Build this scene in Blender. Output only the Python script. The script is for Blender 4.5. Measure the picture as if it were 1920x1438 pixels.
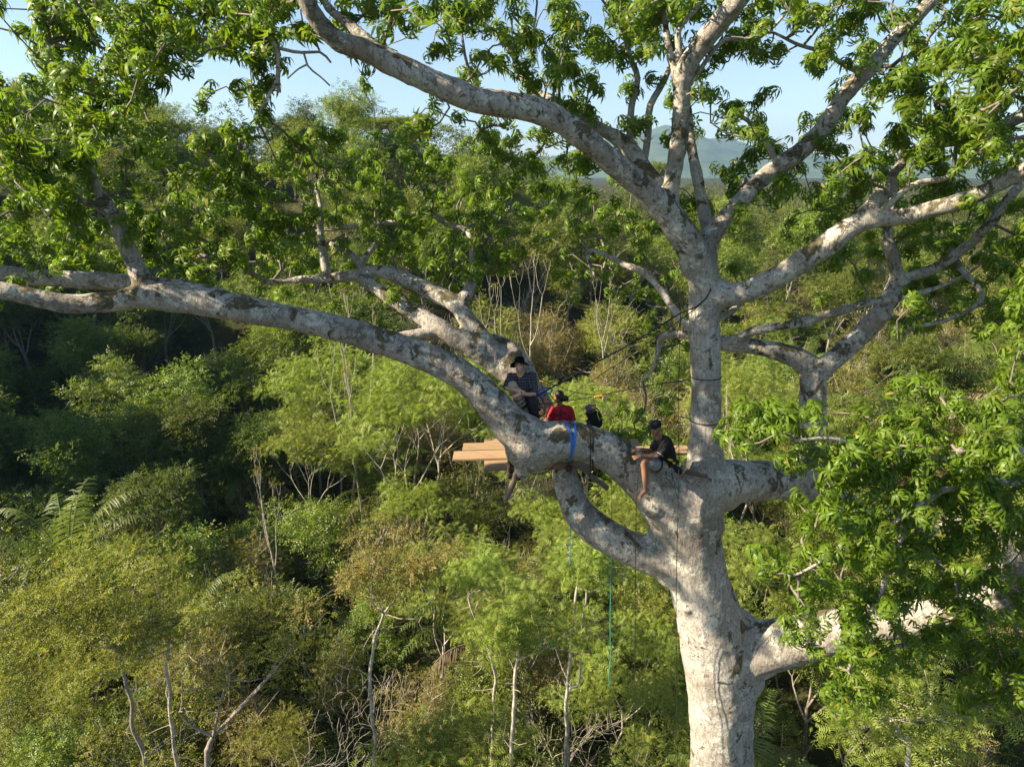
import bpy, bmesh, math, random
import numpy as np
from mathutils import Vector, Matrix, Quaternion, noise as mnoise

S = bpy.context.scene
for o in list(bpy.data.objects):
    bpy.data.objects.remove(o)
C = S.collection
R = math.radians

# ------------------------------------------------------------------ camera
CZ = 26.0
PITCH = R(16.3)
FPX = 1332.0
cam_d = bpy.data.cameras.new('camera')
cam_d.sensor_width = 36.0
cam_d.lens = 36.0 * FPX / 1920.0
cam_d.clip_start = 0.1
cam_d.clip_end = 20000
cam = bpy.data.objects.new('camera', cam_d)
cam.location = (0, 0, CZ)
cam.rotation_euler = (math.pi / 2 - PITCH, 0, 0)
C.objects.link(cam)
S.camera = cam

# ------------------------------------------------------------------ sky, sun, exposure
SUN_EL, SUN_AZ = R(33), R(-100)          # azimuth measured from +Y towards +X
sun_dir = Vector((math.sin(SUN_AZ) * math.cos(SUN_EL), math.cos(SUN_AZ) * math.cos(SUN_EL), math.sin(SUN_EL)))
W = bpy.data.worlds.new('World')
S.world = W
W.use_nodes = True
wn, wl = W.node_tree.nodes, W.node_tree.links
wn.clear()
sky = wn.new('ShaderNodeTexSky')
sky.sky_type = 'NISHITA'
sky.sun_disc = False
sky.sun_elevation = SUN_EL
sky.sun_rotation = SUN_AZ
sky.air_density = 1.0
sky.dust_density = 0.6
bg = wn.new('ShaderNodeBackground')
bg.inputs['Strength'].default_value = 0.062
wo = wn.new('ShaderNodeOutputWorld')
wtc = wn.new('ShaderNodeTexCoord')                      # faint thin cloud
wmp = wn.new('ShaderNodeMapping'); wmp.inputs['Scale'].default_value = (1, 1, 5); wl.new(wtc.outputs['Generated'], wmp.inputs[0])
wnz = wn.new('ShaderNodeTexNoise'); wnz.inputs['Scale'].default_value = 2.2; wnz.inputs['Detail'].default_value = 7; wnz.inputs['Roughness'].default_value = 0.6; wl.new(wmp.outputs[0], wnz.inputs['Vector'])
wrp = wn.new('ShaderNodeValToRGB'); wrp.color_ramp.elements[0].position = 0.48; wrp.color_ramp.elements[1].position = 0.78; wrp.color_ramp.elements[1].color = (0.25, 0.25, 0.25, 1); wl.new(wnz.outputs[0], wrp.inputs[0])
wmx = wn.new('ShaderNodeMix'); wmx.data_type = 'RGBA'; wmx.inputs[7].default_value = (4.4, 4.5, 4.6, 1)
wl.new(wrp.outputs[0], wmx.inputs[0]); wl.new(sky.outputs[0], wmx.inputs[6]); wl.new(wmx.outputs[2], bg.inputs[0])
wl.new(bg.outputs[0], wo.inputs[0])
sun_l = bpy.data.lights.new('sun', 'SUN')
sun_l.energy = 5.0
sun_l.angle = R(0.6)
sun_l.color = (1.0, 0.86, 0.64)
sun = bpy.data.objects.new('sun', sun_l)
sun.rotation_euler = (-sun_dir).to_track_quat('-Z', 'Y').to_euler()
C.objects.link(sun)
S.view_settings.view_transform = 'Standard'
S.view_settings.look = 'None'
S.view_settings.exposure = 1.68
S.view_settings.gamma = 1.0
S.view_settings.use_curve_mapping = False
S.cycles.max_bounces = 8
S.cycles.diffuse_bounces = 3
S.cycles.glossy_bounces = 2
S.cycles.transmission_bounces = 4
S.cycles.transparent_max_bounces = 8
S.cycles.volume_bounces = 0
S.cycles.sample_clamp_indirect = 4.0
S.cycles.use_denoising = True

# ------------------------------------------------------------------ helpers
_sp, _cp = math.sin(PITCH), math.cos(PITCH)
def P(px, py, Y):
    """point of the place seen at photo pixel (px,py), Y metres ahead of the camera"""
    a = (px - 960.0) / FPX
    b = -(py - 719.0) / FPX
    d = Vector((a, _cp + b * _sp, -_sp + b * _cp))
    return Vector((0, 0, CZ)) + d * (Y / d.y)
def wpx(px, py, Y, w):
    """width in metres of w pixels there"""
    p = P(px, py, Y) - Vector((0, 0, CZ))
    return w * (p.y * _cp - p.z * _sp) / FPX

def tag(o, label=None, cat=None, group=None, kind=None):
    if label: o['label'] = label
    if cat: o['category'] = cat
    if group: o['group'] = group
    if kind: o['kind'] = kind
    return o
def empty(name, loc, rz=0.0):
    o = bpy.data.objects.new(name, None)
    o.empty_display_size = 0.2
    C.objects.link(o)
    o.location = loc
    o.rotation_euler = (0, 0, rz)
    return o
def mesh_np(name, verts, faces, smooth=True):
    """faces: (F,k) int array or list of such arrays"""
    verts = np.asarray(verts, dtype=np.float32)
    if not isinstance(faces, list): faces = [faces]
    faces = [np.asarray(f, dtype=np.int32) for f in faces if len(f)]
    me = bpy.data.meshes.new(name)
    me.vertices.add(len(verts))
    me.vertices.foreach_set('co', verts.ravel())
    nl = sum(f.size for f in faces); nf = sum(len(f) for f in faces)
    me.loops.add(nl); me.polygons.add(nf)
    me.loops.foreach_set('vertex_index', np.concatenate([f.ravel() for f in faces]))
    tot = np.concatenate([np.full(len(f), f.shape[1], dtype=np.int32) for f in faces])
    st = np.concatenate([[0], np.cumsum(tot)[:-1]]).astype(np.int32)
    me.polygons.foreach_set('loop_start', st)
    me.polygons.foreach_set('loop_total', tot)
    me.polygons.foreach_set('use_smooth', np.full(nf, smooth))
    me.update(calc_edges=True)
    return me
def obj(name, me, mat=None, parent=None, loc=None):
    """link mesh as ONE object; with a parent, verts are in the parent's space"""
    o = bpy.data.objects.new(name, me)
    C.objects.link(o)
    if mat is not None and len(me.materials) == 0: me.materials.append(mat)
    if parent is not None: o.parent = parent
    if loc is not None: o.location = loc
    return o
class MB:
    """mesh collector: quads + tris"""
    def __init__(s): s.v = []; s.q = []; s.t = []; s.n = 0
    def add(s, v, q=None, t=None):
        v = np.asarray(v, dtype=np.float64).reshape(-1, 3)
        if q is not None and len(q): s.q.append(np.asarray(q) + s.n)
        if t is not None and len(t): s.t.append(np.asarray(t) + s.n)
        s.v.append(v); s.n += len(v); return s
    def mesh(s, name, smooth=True, off=None):
        v = np.concatenate(s.v)
        if off is not None: v = v - np.array(off)
        fs = []
        if s.q: fs.append(np.concatenate(s.q))
        if s.t: fs.append(np.concatenate(s.t))
        return mesh_np(name, v, fs, smooth)
    def build(s, name, mat, parent=None, off=None, smooth=True):
        return obj(name, s.mesh(name, smooth, off), mat, parent)
    def box(s, c, size, rot=None):
        x, y, z = [k / 2 for k in size]
        v = np.array([[i, j, k] for i in (-x, x) for j in (-y, y) for k in (-z, z)])
        if rot is not None: v = v @ np.array(rot.to_3x3()).T
        q = [[0, 1, 3, 2], [4, 6, 7, 5], [0, 4, 5, 1], [2, 3, 7, 6], [0, 2, 6, 4], [1, 5, 7, 3]]
        return s.add(v + np.array(c), q)
    def tube(s, pts, rad, seg=8, cap=True, squash=None):
        v, q, t = tube_arr(pts, rad, seg, cap, squash)
        return s.add(v, q, t)
    def ball(s, c, r, nu=10, nv=7, rot=None):
        v, q, t = ball_arr(nu, nv)
        v = v * np.array(r if hasattr(r, '__len__') else (r, r, r))
        if rot is not None: v = v @ np.array(rot.to_3x3()).T
        return s.add(v + np.array(c), q, t)
def ball_arr(nu, nv):
    v = [[0, 0, 1]]
    for j in range(1, nv):
        th = math.pi * j / nv
        for i in range(nu):
            ph = 2 * math.pi * i / nu
            v.append([math.sin(th) * math.cos(ph), math.sin(th) * math.sin(ph), math.cos(th)])
    v.append([0, 0, -1])
    q, t = [], []
    for i in range(nu):
        i2 = (i + 1) % nu
        t.append([0, 1 + i, 1 + i2])
        for j in range(nv - 2):
            a, b = 1 + j * nu, 1 + (j + 1) * nu
            q.append([a + i, b + i, b + i2, a + i2])
        a = 1 + (nv - 2) * nu
        t.append([len(v) - 1, a + i2, a + i])
    return np.array(v, dtype=float), np.array(q).reshape(-1, 4), np.array(t)
def tube_arr(pts, rad, seg=8, cap=True, squash=None):
    p = np.asarray([tuple(a) for a in pts], dtype=float)
    n = len(p)
    r = np.full(n, rad, dtype=float) if np.isscalar(rad) else np.asarray(rad, dtype=float)
    tn = np.gradient(p, axis=0)
    tn /= np.maximum(np.linalg.norm(tn, axis=1, keepdims=True), 1e-9)
    up = np.array([0, 0, 1.0]) if abs(tn[0][2]) < 0.9 else np.array([1.0, 0, 0])
    a = np.cross(tn[0], up); a /= np.linalg.norm(a)
    ang = np.arange(seg) * 2 * math.pi / seg
    V = np.empty((n, seg, 3))
    for i in range(n):
        a = a - tn[i] * np.dot(a, tn[i]); a /= max(np.linalg.norm(a), 1e-9)
        b = np.cross(tn[i], a)
        V[i] = p[i] + r[i] * (np.cos(ang)[:, None] * a + np.sin(ang)[:, None] * b * (squash or 1.0))
    i = np.arange(n - 1)[:, None]; j = np.arange(seg)[None, :]; j2 = (j + 1) % seg
    q = np.stack(np.broadcast_arrays(i * seg + j, i * seg + j2, (i + 1) * seg + j2, (i + 1) * seg + j), -1).reshape(-1, 4)
    V = V.reshape(-1, 3); t = None
    if cap:
        V = np.vstack([V, p[0], p[-1]])
        jj = np.arange(seg); k = (jj + 1) % seg; L = (n - 1) * seg
        t = np.concatenate([np.stack([np.full(seg, n * seg), k, jj], -1), np.stack([np.full(seg, n * seg + 1), L + jj, L + k], -1)])
    return V, q, t
def catmull(ctrl, step):
    """ctrl rows [x,y,z,r,...] -> resampled rows about step apart"""
    c = np.asarray(ctrl, dtype=float)
    c = np.vstack([2 * c[0] - c[1], c, 2 * c[-1] - c[-2]])
    out = []
    for i in range(1, len(c) - 2):
        d = np.linalg.norm(c[i + 1, :3] - c[i, :3])
        m = max(1, int(math.ceil(d / step)))
        for k in range(m):
            t = k / m
            out.append(0.5 * ((2 * c[i]) + (-c[i - 1] + c[i + 1]) * t + (2 * c[i - 1] - 5 * c[i] + 4 * c[i + 1] - c[i + 2]) * t * t + (-c[i - 1] + 3 * c[i] - 3 * c[i + 1] + c[i + 2]) * t ** 3))
    out.append(c[-2])
    return np.array(out)
def stamp(v, f, pos, rot, sc):
    """N copies of a small mesh: rot (N,3,3), sc (N,) or (N,3)"""
    N = len(pos)
    sc = np.asarray(sc, dtype=float)
    vv = v[None] * (sc[:, None, None] if sc.ndim == 1 else sc[:, None, :])
    vv = np.einsum('nij,nvj->nvi', rot, vv) + pos[:, None, :]
    ff = f[None] + (np.arange(N) * len(v))[:, None, None]
    return vv.reshape(-1, 3), ff.reshape(-1, f.shape[1])
def frames(d, roll):
    """rotation matrices whose z column is d (N,3), turned by roll"""
    d = d / np.maximum(np.linalg.norm(d, axis=1, keepdims=True), 1e-9)
    ref = np.where(np.abs(d[:, 2:3]) < 0.95, np.array([[0, 0, 1.0]]), np.array([[1.0, 0, 0]]))
    a = np.cross(ref, d); a /= np.maximum(np.linalg.norm(a, axis=1, keepdims=True), 1e-9)
    b = np.cross(d, a)
    c, s = np.cos(roll)[:, None], np.sin(roll)[:, None]
    x = a * c + b * s; y = -a * s + b * c
    return np.stack([x, y, d], axis=-1)
def copy_tree(o, parent=None):
    c = o.copy(); C.objects.link(c); c.parent = parent
    for ch in list(o.children): copy_tree(ch, c)
    return c

# ------------------------------------------------------------------ materials
def newmat(name):
    m = bpy.data.materials.new(name); m.use_nodes = True
    nt = m.node_tree; b = nt.nodes['Principled BSDF']
    return m, nt.nodes, nt.links, b
def ramp(N, L, src, stops, interp='LINEAR'):
    r = N.new('ShaderNodeValToRGB'); r.color_ramp.interpolation = interp
    e = r.color_ramp.elements
    while len(e) < len(stops): e.new(0.5)
    for k, (p, c) in zip(e, stops):
        k.position = p; k.color = (*c, 1) if len(c) == 3 else c
    L.new(src, r.inputs[0]); return r
def tnoise(N, L, vec, scale, detail=4, rough=0.6, dist=0.0):
    n = N.new('ShaderNodeTexNoise')
    n.inputs['Scale'].default_value = scale; n.inputs['Detail'].default_value = detail
    n.inputs['Roughness'].default_value = rough; n.inputs['Distortion'].default_value = dist
    if vec is not None: L.new(vec, n.inputs['Vector'])
    return n
def mixc(N, L, fac, a, b, mode='MIX'):
    m = N.new('ShaderNodeMix'); m.data_type = 'RGBA'; m.blend_type = mode
    for k, s in ((0, fac), (6, a), (7, b)):
        if hasattr(s, 'links'): L.new(s, m.inputs[k])
        else: m.inputs[k].default_value = s if k == 0 else (*s, 1)
    return m.outputs[2]
def math_n(N, L, op, a, b=0.5):
    m = N.new('ShaderNodeMath'); m.operation = op
    for k, s in ((0, a), (1, b)):
        if hasattr(s, 'links'): L.new(s, m.inputs[k])
        else: m.inputs[k].default_value = s
    return m.outputs[0]
def leaf_mat(name, dark, light, trans=0.35, rough=0.5, spec=0.5, tcol=None, dry=None, dry_amt=0.05):
    """two-sided leaf: per-leaf and per-plant colour, light passing through"""
    m, N, L, b = newmat(name)
    g = N.new('ShaderNodeNewGeometry'); oi = N.new('ShaderNodeObjectInfo')
    col = mixc(N, L, g.outputs['Random Per Island'], dark, light)
    hs = N.new('ShaderNodeHueSaturation')
    L.new(col, hs.inputs['Color'])
    v = math_n(N, L, 'MULTIPLY_ADD', oi.outputs['Random'], 0.5); v.node.inputs[2].default_value = 0.75
    L.new(v, hs.inputs['Value'])
    h = math_n(N, L, 'MULTIPLY_ADD', oi.outputs['Random'], 0.03); h.node.inputs[2].default_value = 0.485
    L.new(h, hs.inputs['Hue'])
    c = hs.outputs[0]
    if dry:
        r = ramp(N, L, math_n(N, L, 'FRACT', math_n(N, L, 'MULTIPLY', g.outputs['Random Per Island'], 17.31)), [(1 - dry_amt - 0.001, (0, 0, 0)), (1 - dry_amt, (1, 1, 1))])
        c = mixc(N, L, r.outputs[0], c, dry)
    L.new(c, b.inputs['Base Color'])
    b.inputs['Roughness'].default_value = rough
    b.inputs['Specular IOR Level'].default_value = spec
    tr = N.new('ShaderNodeBsdfTranslucent')
    tc = mixc(N, L, 1.0, c, tcol or (1.4, 1.4, 0.65), 'MULTIPLY')
    L.new(tc, tr.inputs[0])
    mx = N.new('ShaderNodeMixShader'); mx.inputs[0].default_value = trans
    L.new(b.outputs[0], mx.inputs[1]); L.new(tr.outputs[0], mx.inputs[2])
    L.new(mx.outputs[0], N['Material Output'].inputs[0])
    return m
def plain(name, col, rough=0.7, var=0.15, scale=30.0, bump=0.0, metal=0.0, spec=0.4):
    m, N, L, b = newmat(name)
    tc = N.new('ShaderNodeTexCoord')
    n = tnoise(N, L, tc.outputs['Object'], scale, 4)
    d = tuple(max(0, k * (1 - var)) for k in col); l = tuple(min(1, k * (1 + var)) for k in col)
    r = ramp(N, L, n.outputs[0], [(0.3, d), (0.7, l)])
    L.new(r.outputs[0], b.inputs['Base Color'])
    b.inputs['Roughness'].default_value = rough; b.inputs['Metallic'].default_value = metal
    b.inputs['Specular IOR Level'].default_value = spec
    if bump:
        bp = N.new('ShaderNodeBump'); bp.inputs['Strength'].default_value = bump; bp.inputs['Distance'].default_value = 0.01
        L.new(n.outputs[0], bp.inputs['Height']); L.new(bp.outputs[0], b.inputs['Normal'])
    return m
def bark_mat(name, big=True):
    m, N, L, b = newmat(name)
    tc = N.new('ShaderNodeTexCoord'); co = tc.outputs['Object']
    n1 = tnoise(N, L, co, 1.1, 5, 0.6)
    base = ramp(N, L, n1.outputs[0], [(0.32, (0.255, 0.225, 0.187)), (0.5, (0.39, 0.355, 0.31)), (0.68, (0.52, 0.49, 0.445))]).outputs[0]
    # fine grain, long along the stem
    mp = N.new('ShaderNodeMapping'); mp.inputs['Scale'].default_value = (1, 1, 0.18); L.new(co, mp.inputs[0])
    n2 = tnoise(N, L, mp.outputs[0], 26, 4, 0.7)
    g = ramp(N, L, n2.outputs[0], [(0.3, (0.5, 0.48, 0.46)), (0.7, (1.15, 1.15, 1.15))]).outputs[0]
    col = mixc(N, L, 0.75, base, g, 'MULTIPLY')
    # pale grey-green crust lichen with crisp edges
    n3 = tnoise(N, L, co, 3.0, 8, 0.68, 0.3)
    f3 = ramp(N, L, n3.outputs[0], [(0.53, (0, 0, 0)), (0.56, (1, 1, 1))]).outputs[0]
    nl = tnoise(N, L, co, 14, 3, 0.6)
    lc = ramp(N, L, nl.outputs[0], [(0.35, (0.36, 0.36, 0.30)), (0.65, (0.60, 0.585, 0.51))]).outputs[0]
    col = mixc(N, L, math_n(N, L, 'MULTIPLY', f3, 0.8), col, lc)
    # ochre / brown stains
    n4 = tnoise(N, L, co, 2.3, 7, 0.7, 0.6)
    f4 = ramp(N, L, n4.outputs[0], [(0.56, (0, 0, 0)), (0.64, (1, 1, 1))]).outputs[0]
    col = mixc(N, L, math_n(N, L, 'MULTIPLY', f4, 0.4), col, (0.20, 0.145, 0.075))
    # speckle of dark spots
    n6 = tnoise(N, L, co, 17, 6, 0.75, 0.4)
    f6 = ramp(N, L, n6.outputs[0], [(0.54, (0, 0, 0)), (0.60, (1, 1, 1))]).outputs[0]
    col = mixc(N, L, math_n(N, L, 'MULTIPLY', f6, 0.62), col, (0.085, 0.07, 0.055))
    # dark moss, more on upward faces
    geo = N.new('ShaderNodeNewGeometry'); sx = N.new('ShaderNodeSeparateXYZ'); L.new(geo.outputs['Normal'], sx.inputs[0])
    upn = math_n(N, L, 'MULTIPLY', sx.outputs[2], 0.045)
    n5 = tnoise(N, L, co, 2.2, 9, 0.72, 0.5)
    la = N.new('ShaderNodeAttribute'); la.attribute_name = 'limb'     # 0 on the smooth bole, 1 on the old mossy limbs
    lim = math_n(N, L, 'MULTIPLY', la.outputs['Fac'], 0.045)
    n7 = tnoise(N, L, co, 6.5, 8, 0.75, 0.6)
    f7 = ramp(N, L, math_n(N, L, 'ADD', n7.outputs[0], lim), [(0.585, (0, 0, 0)), (0.63, (1, 1, 1))]).outputs[0]
    col = mixc(N, L, math_n(N, L, 'MULTIPLY', f7, 0.72), col, (0.10, 0.085, 0.06))
    f5 = ramp(N, L, math_n(N, L, 'ADD', math_n(N, L, 'ADD', n5.outputs[0], upn), math_n(N, L, 'MULTIPLY', lim, 0.7)), [(0.598, (0, 0, 0)), (0.625, (1, 1, 1))]).outputs[0]
    mc = ramp(N, L, nl.outputs[0], [(0.3, (0.035, 0.03, 0.012)), (0.7, (0.12, 0.10, 0.04))]).outputs[0]
    col = mixc(N, L, math_n(N, L, 'MULTIPLY', f5, 0.9), col, mc)
    L.new(col, b.inputs['Base Color'])
    b.inputs['Roughness'].default_value = 0.88
    b.inputs['Specular IOR Level'].default_value = 0.2
    h = math_n(N, L, 'ADD', math_n(N, L, 'MULTIPLY', n2.outputs[0], 0.6), math_n(N, L, 'ADD', math_n(N, L, 'MULTIPLY', n6.outputs[0], 0.5), math_n(N, L, 'MULTIPLY', f5, 0.5)))
    h = math_n(N, L, 'ADD', h, math_n(N, L, 'MULTIPLY', f3, 0.25))
    bp = N.new('ShaderNodeBump'); bp.inputs['Strength'].default_value = 0.8; bp.inputs['Distance'].default_value = 0.03
    L.new(h, bp.inputs['Height']); L.new(bp.outputs[0], b.inputs['Normal'])
    return m
M = {}
M['bark'] = bark_mat('kapok_bark')
M['twig'] = plain('twig_bark', (0.16, 0.135, 0.11), 0.9, 0.35, 14, 0.3)
M['kapok_leaf'] = leaf_mat('kapok_leaf', (0.075, 0.125, 0.011), (0.165, 0.235, 0.019), 0.5, 0.45, 0.36, dry=(0.26, 0.24, 0.03), dry_amt=0.03)
M['leaf_feather'] = leaf_mat('leaf_feather', (0.135, 0.185, 0.028), (0.26, 0.305, 0.055), 0.44, 0.55, 0.3, dry=(0.25, 0.2, 0.05), dry_amt=0.03)
M['leaf_yellow'] = leaf_mat('leaf_yellow', (0.135, 0.165, 0.022), (0.27, 0.285, 0.045), 0.42, 0.55, 0.3, dry=(0.26, 0.18, 0.05), dry_amt=0.08)
M['leaf_broad'] = leaf_mat('leaf_broad', (0.10, 0.145, 0.021), (0.205, 0.255, 0.038), 0.42, 0.42, 0.45, dry=(0.22, 0.17, 0.04), dry_amt=0.03)
M['leaf_dark'] = leaf_mat('leaf_dark', (0.062, 0.098, 0.018), (0.14, 0.185, 0.034), 0.4, 0.55, 0.25)
M['leaf_vine'] = leaf_mat('leaf_vine', (0.145, 0.15, 0.034), (0.285, 0.265, 0.07), 0.4, 0.6, 0.3, dry=(0.24, 0.15, 0.06), dry_amt=0.2)
M['leaf_orange'] = leaf_mat('leaf_orange', (0.16, 0.13, 0.015), (0.30, 0.21, 0.02), 0.35, 0.5, 0.3)
M['palm_leaf'] = leaf_mat('palm_leaf', (0.08, 0.12, 0.025), (0.15, 0.195, 0.04), 0.4, 0.5, 0.3)
M['palm_dry'] = leaf_mat('palm_dry', (0.20, 0.15, 0.09), (0.36, 0.29, 0.2), 0.15, 0.7, 0.2, tcol=(1, 0.9, 0.7))
M['pale_wood'] = plain('pale_wood', (0.34, 0.30, 0.245), 0.85, 0.5, 5, 0.3)
M['grey_wood'] = plain('grey_wood', (0.21, 0.18, 0.145), 0.9, 0.4, 8, 0.3)
M['brown_wood'] = plain('brown_wood', (0.15, 0.105, 0.075), 0.9, 0.35, 12, 0.4)
# ------------------------------------------------------------------ terrain
def sstep(a, b, x):
    t = np.clip((np.asarray(x, dtype=float) - a) / (b - a), 0, 1)
    return t * t * (3 - 2 * t)
def ground(x, y):
    x = np.asarray(x, dtype=float); y = np.asarray(y, dtype=float)
    side = sstep(-25, 30, x)                       # hill on the left, lower ground on the right
    z = sstep(42, 122, y) * 27 * (1 - side) + sstep(35, 125, y) * 14.5 * side
    z = z + sstep(150, 420, y) * 3 + sstep(80, 140, y) * (1 - sstep(200, 330, y)) * (1 - side) * (3.5 * np.sin(x * 0.055 + 0.9) + 2.0 * np.sin(x * 0.13 + 2))
    ridge = sstep(-46, -80, x) * sstep(16, 33, y) * (1 - sstep(58, 90, y)) * (1 + 0.22 * np.sin(y * 0.55) + 0.15 * np.sin(y * 1.13 + 1))  # hill mostly out of view at left, added to cast shade into the hollow
    z = z + 40 * ridge
    z = z + 1.0 * np.sin(x * 0.13 + 1.0) * np.cos(y * 0.11) + 0.5 * np.sin(x * 0.31 + y * 0.23)
    z = z + 5.0 * np.exp(-((x + 20) / 17) ** 2 - ((y - 112) / 26) ** 2) + 5.5 * np.exp(-((x + 62) / 18) ** 2 - ((y - 118) / 28) ** 2)   # two wooded knolls
    far = sstep(380, 900, np.hypot(x, y))
    return z * (1 - far) + 17 * far
def axis(lo, hi, near, step):
    a = list(np.arange(-near, near + 1e-6, step))
    k = step
    while a[-1] < hi: k *= 1.25; a.append(a[-1] + k)
    k = step
    b = [a[0]]
    while b[-1] > lo: k *= 1.25; b.append(b[-1] - k)
    return np.array(b[:0:-1] + a)
gx = axis(-6200, 6200, 110, 2.5)
gy = axis(-6200, 6200, 110, 2.5) + 60
X, Yg = np.meshgrid(gx, gy, indexing='ij')
V = np.stack([X, Yg, ground(X, Yg)], -1).reshape(-1, 3)
ni, nj = X.shape
i = np.arange(ni - 1)[:, None]; j = np.arange(nj - 1)[None, :]
F = np.stack(np.broadcast_arrays(i * nj + j, (i + 1) * nj + j, (i + 1) * nj + j + 1, i * nj + j + 1), -1).reshape(-1, 4)
m, N, L, b = newmat('forest_floor')
tc = N.new('ShaderNodeTexCoord')
n = tnoise(N, L, tc.outputs['Object'], 0.35, 8, 0.65)
r = ramp(N, L, n.outputs[0], [(0.3, (0.022, 0.026, 0.010)), (0.52, (0.04, 0.045, 0.016)), (0.7, (0.085, 0.066, 0.036))])
L.new(r.outputs[0], b.inputs['Base Color']); b.inputs['Roughness'].default_value = 1.0
b.inputs['Specular IOR Level'].default_value = 0.1
M['floor'] = m
tag(obj('ground', mesh_np('ground', V, F), m), kind='structure')

# distant mountain range
def mountain():
    na, nr = 160, 40
    vs = []
    for a in range(na):
        px = 300 + (2300 - 300) * a / (na - 1)
        az = math.atan((px - 960) / FPX)
        # skyline elevation in pixels above the horizon, peak near px 1230
        e = 58 * math.exp(-((px - 1215) / 130.0) ** 2) + 10 * math.exp(-((px - 1010) / 120.0) ** 2) + 22 * math.exp(-((px - 1420) / 130.0) ** 2) + 16 + 8 * math.exp(-((px - 1750) / 200.0) ** 2)
        e += 6 * mnoise.fractal(Vector((px * 0.011, 3.1, 0)), 1.0, 2.0, 5)
        H = 4200 * math.tan(math.atan(e / FPX) ) + CZ
        for r_ in range(nr):
            t = r_ / (nr - 1)
            d = 3000 + 2600 * t
            prof = math.sin(math.pi * min(1, t / 0.92)) ** 0.8 if t < 0.92 else 0
            z = H * prof * (1 + 0.12 * mnoise.fractal(Vector((az * 26, t * 7, 1.7)), 1.0, 2.0, 6) * (0.3 + prof) ) - 2
            vs.append((math.sin(az) * d, math.cos(az) * d, z))
    i = np.arange(na - 1)[:, None]; j = np.arange(nr - 1)[None, :]
    f = np.stack(np.broadcast_arrays(i * nr + j, (i + 1) * nr + j, (i + 1) * nr + j + 1, i * nr + j + 1), -1).reshape(-1, 4)
    return mesh_np('mountain', np.array(vs), f)
m, N, L, b = newmat('mountain_forest')
tc = N.new('ShaderNodeTexCoord'); n = tnoise(N, L, tc.outputs['Object'], 0.012, 8, 0.7)
r = ramp(N, L, n.outputs[0], [(0.35, (0.03, 0.055, 0.02)), (0.65, (0.08, 0.11, 0.04))])
L.new(r.outputs[0], b.inputs['Base Color']); b.inputs['Roughness'].default_value = 1.0
tag(obj('mountain', mountain(), m), kind='structure')
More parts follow.
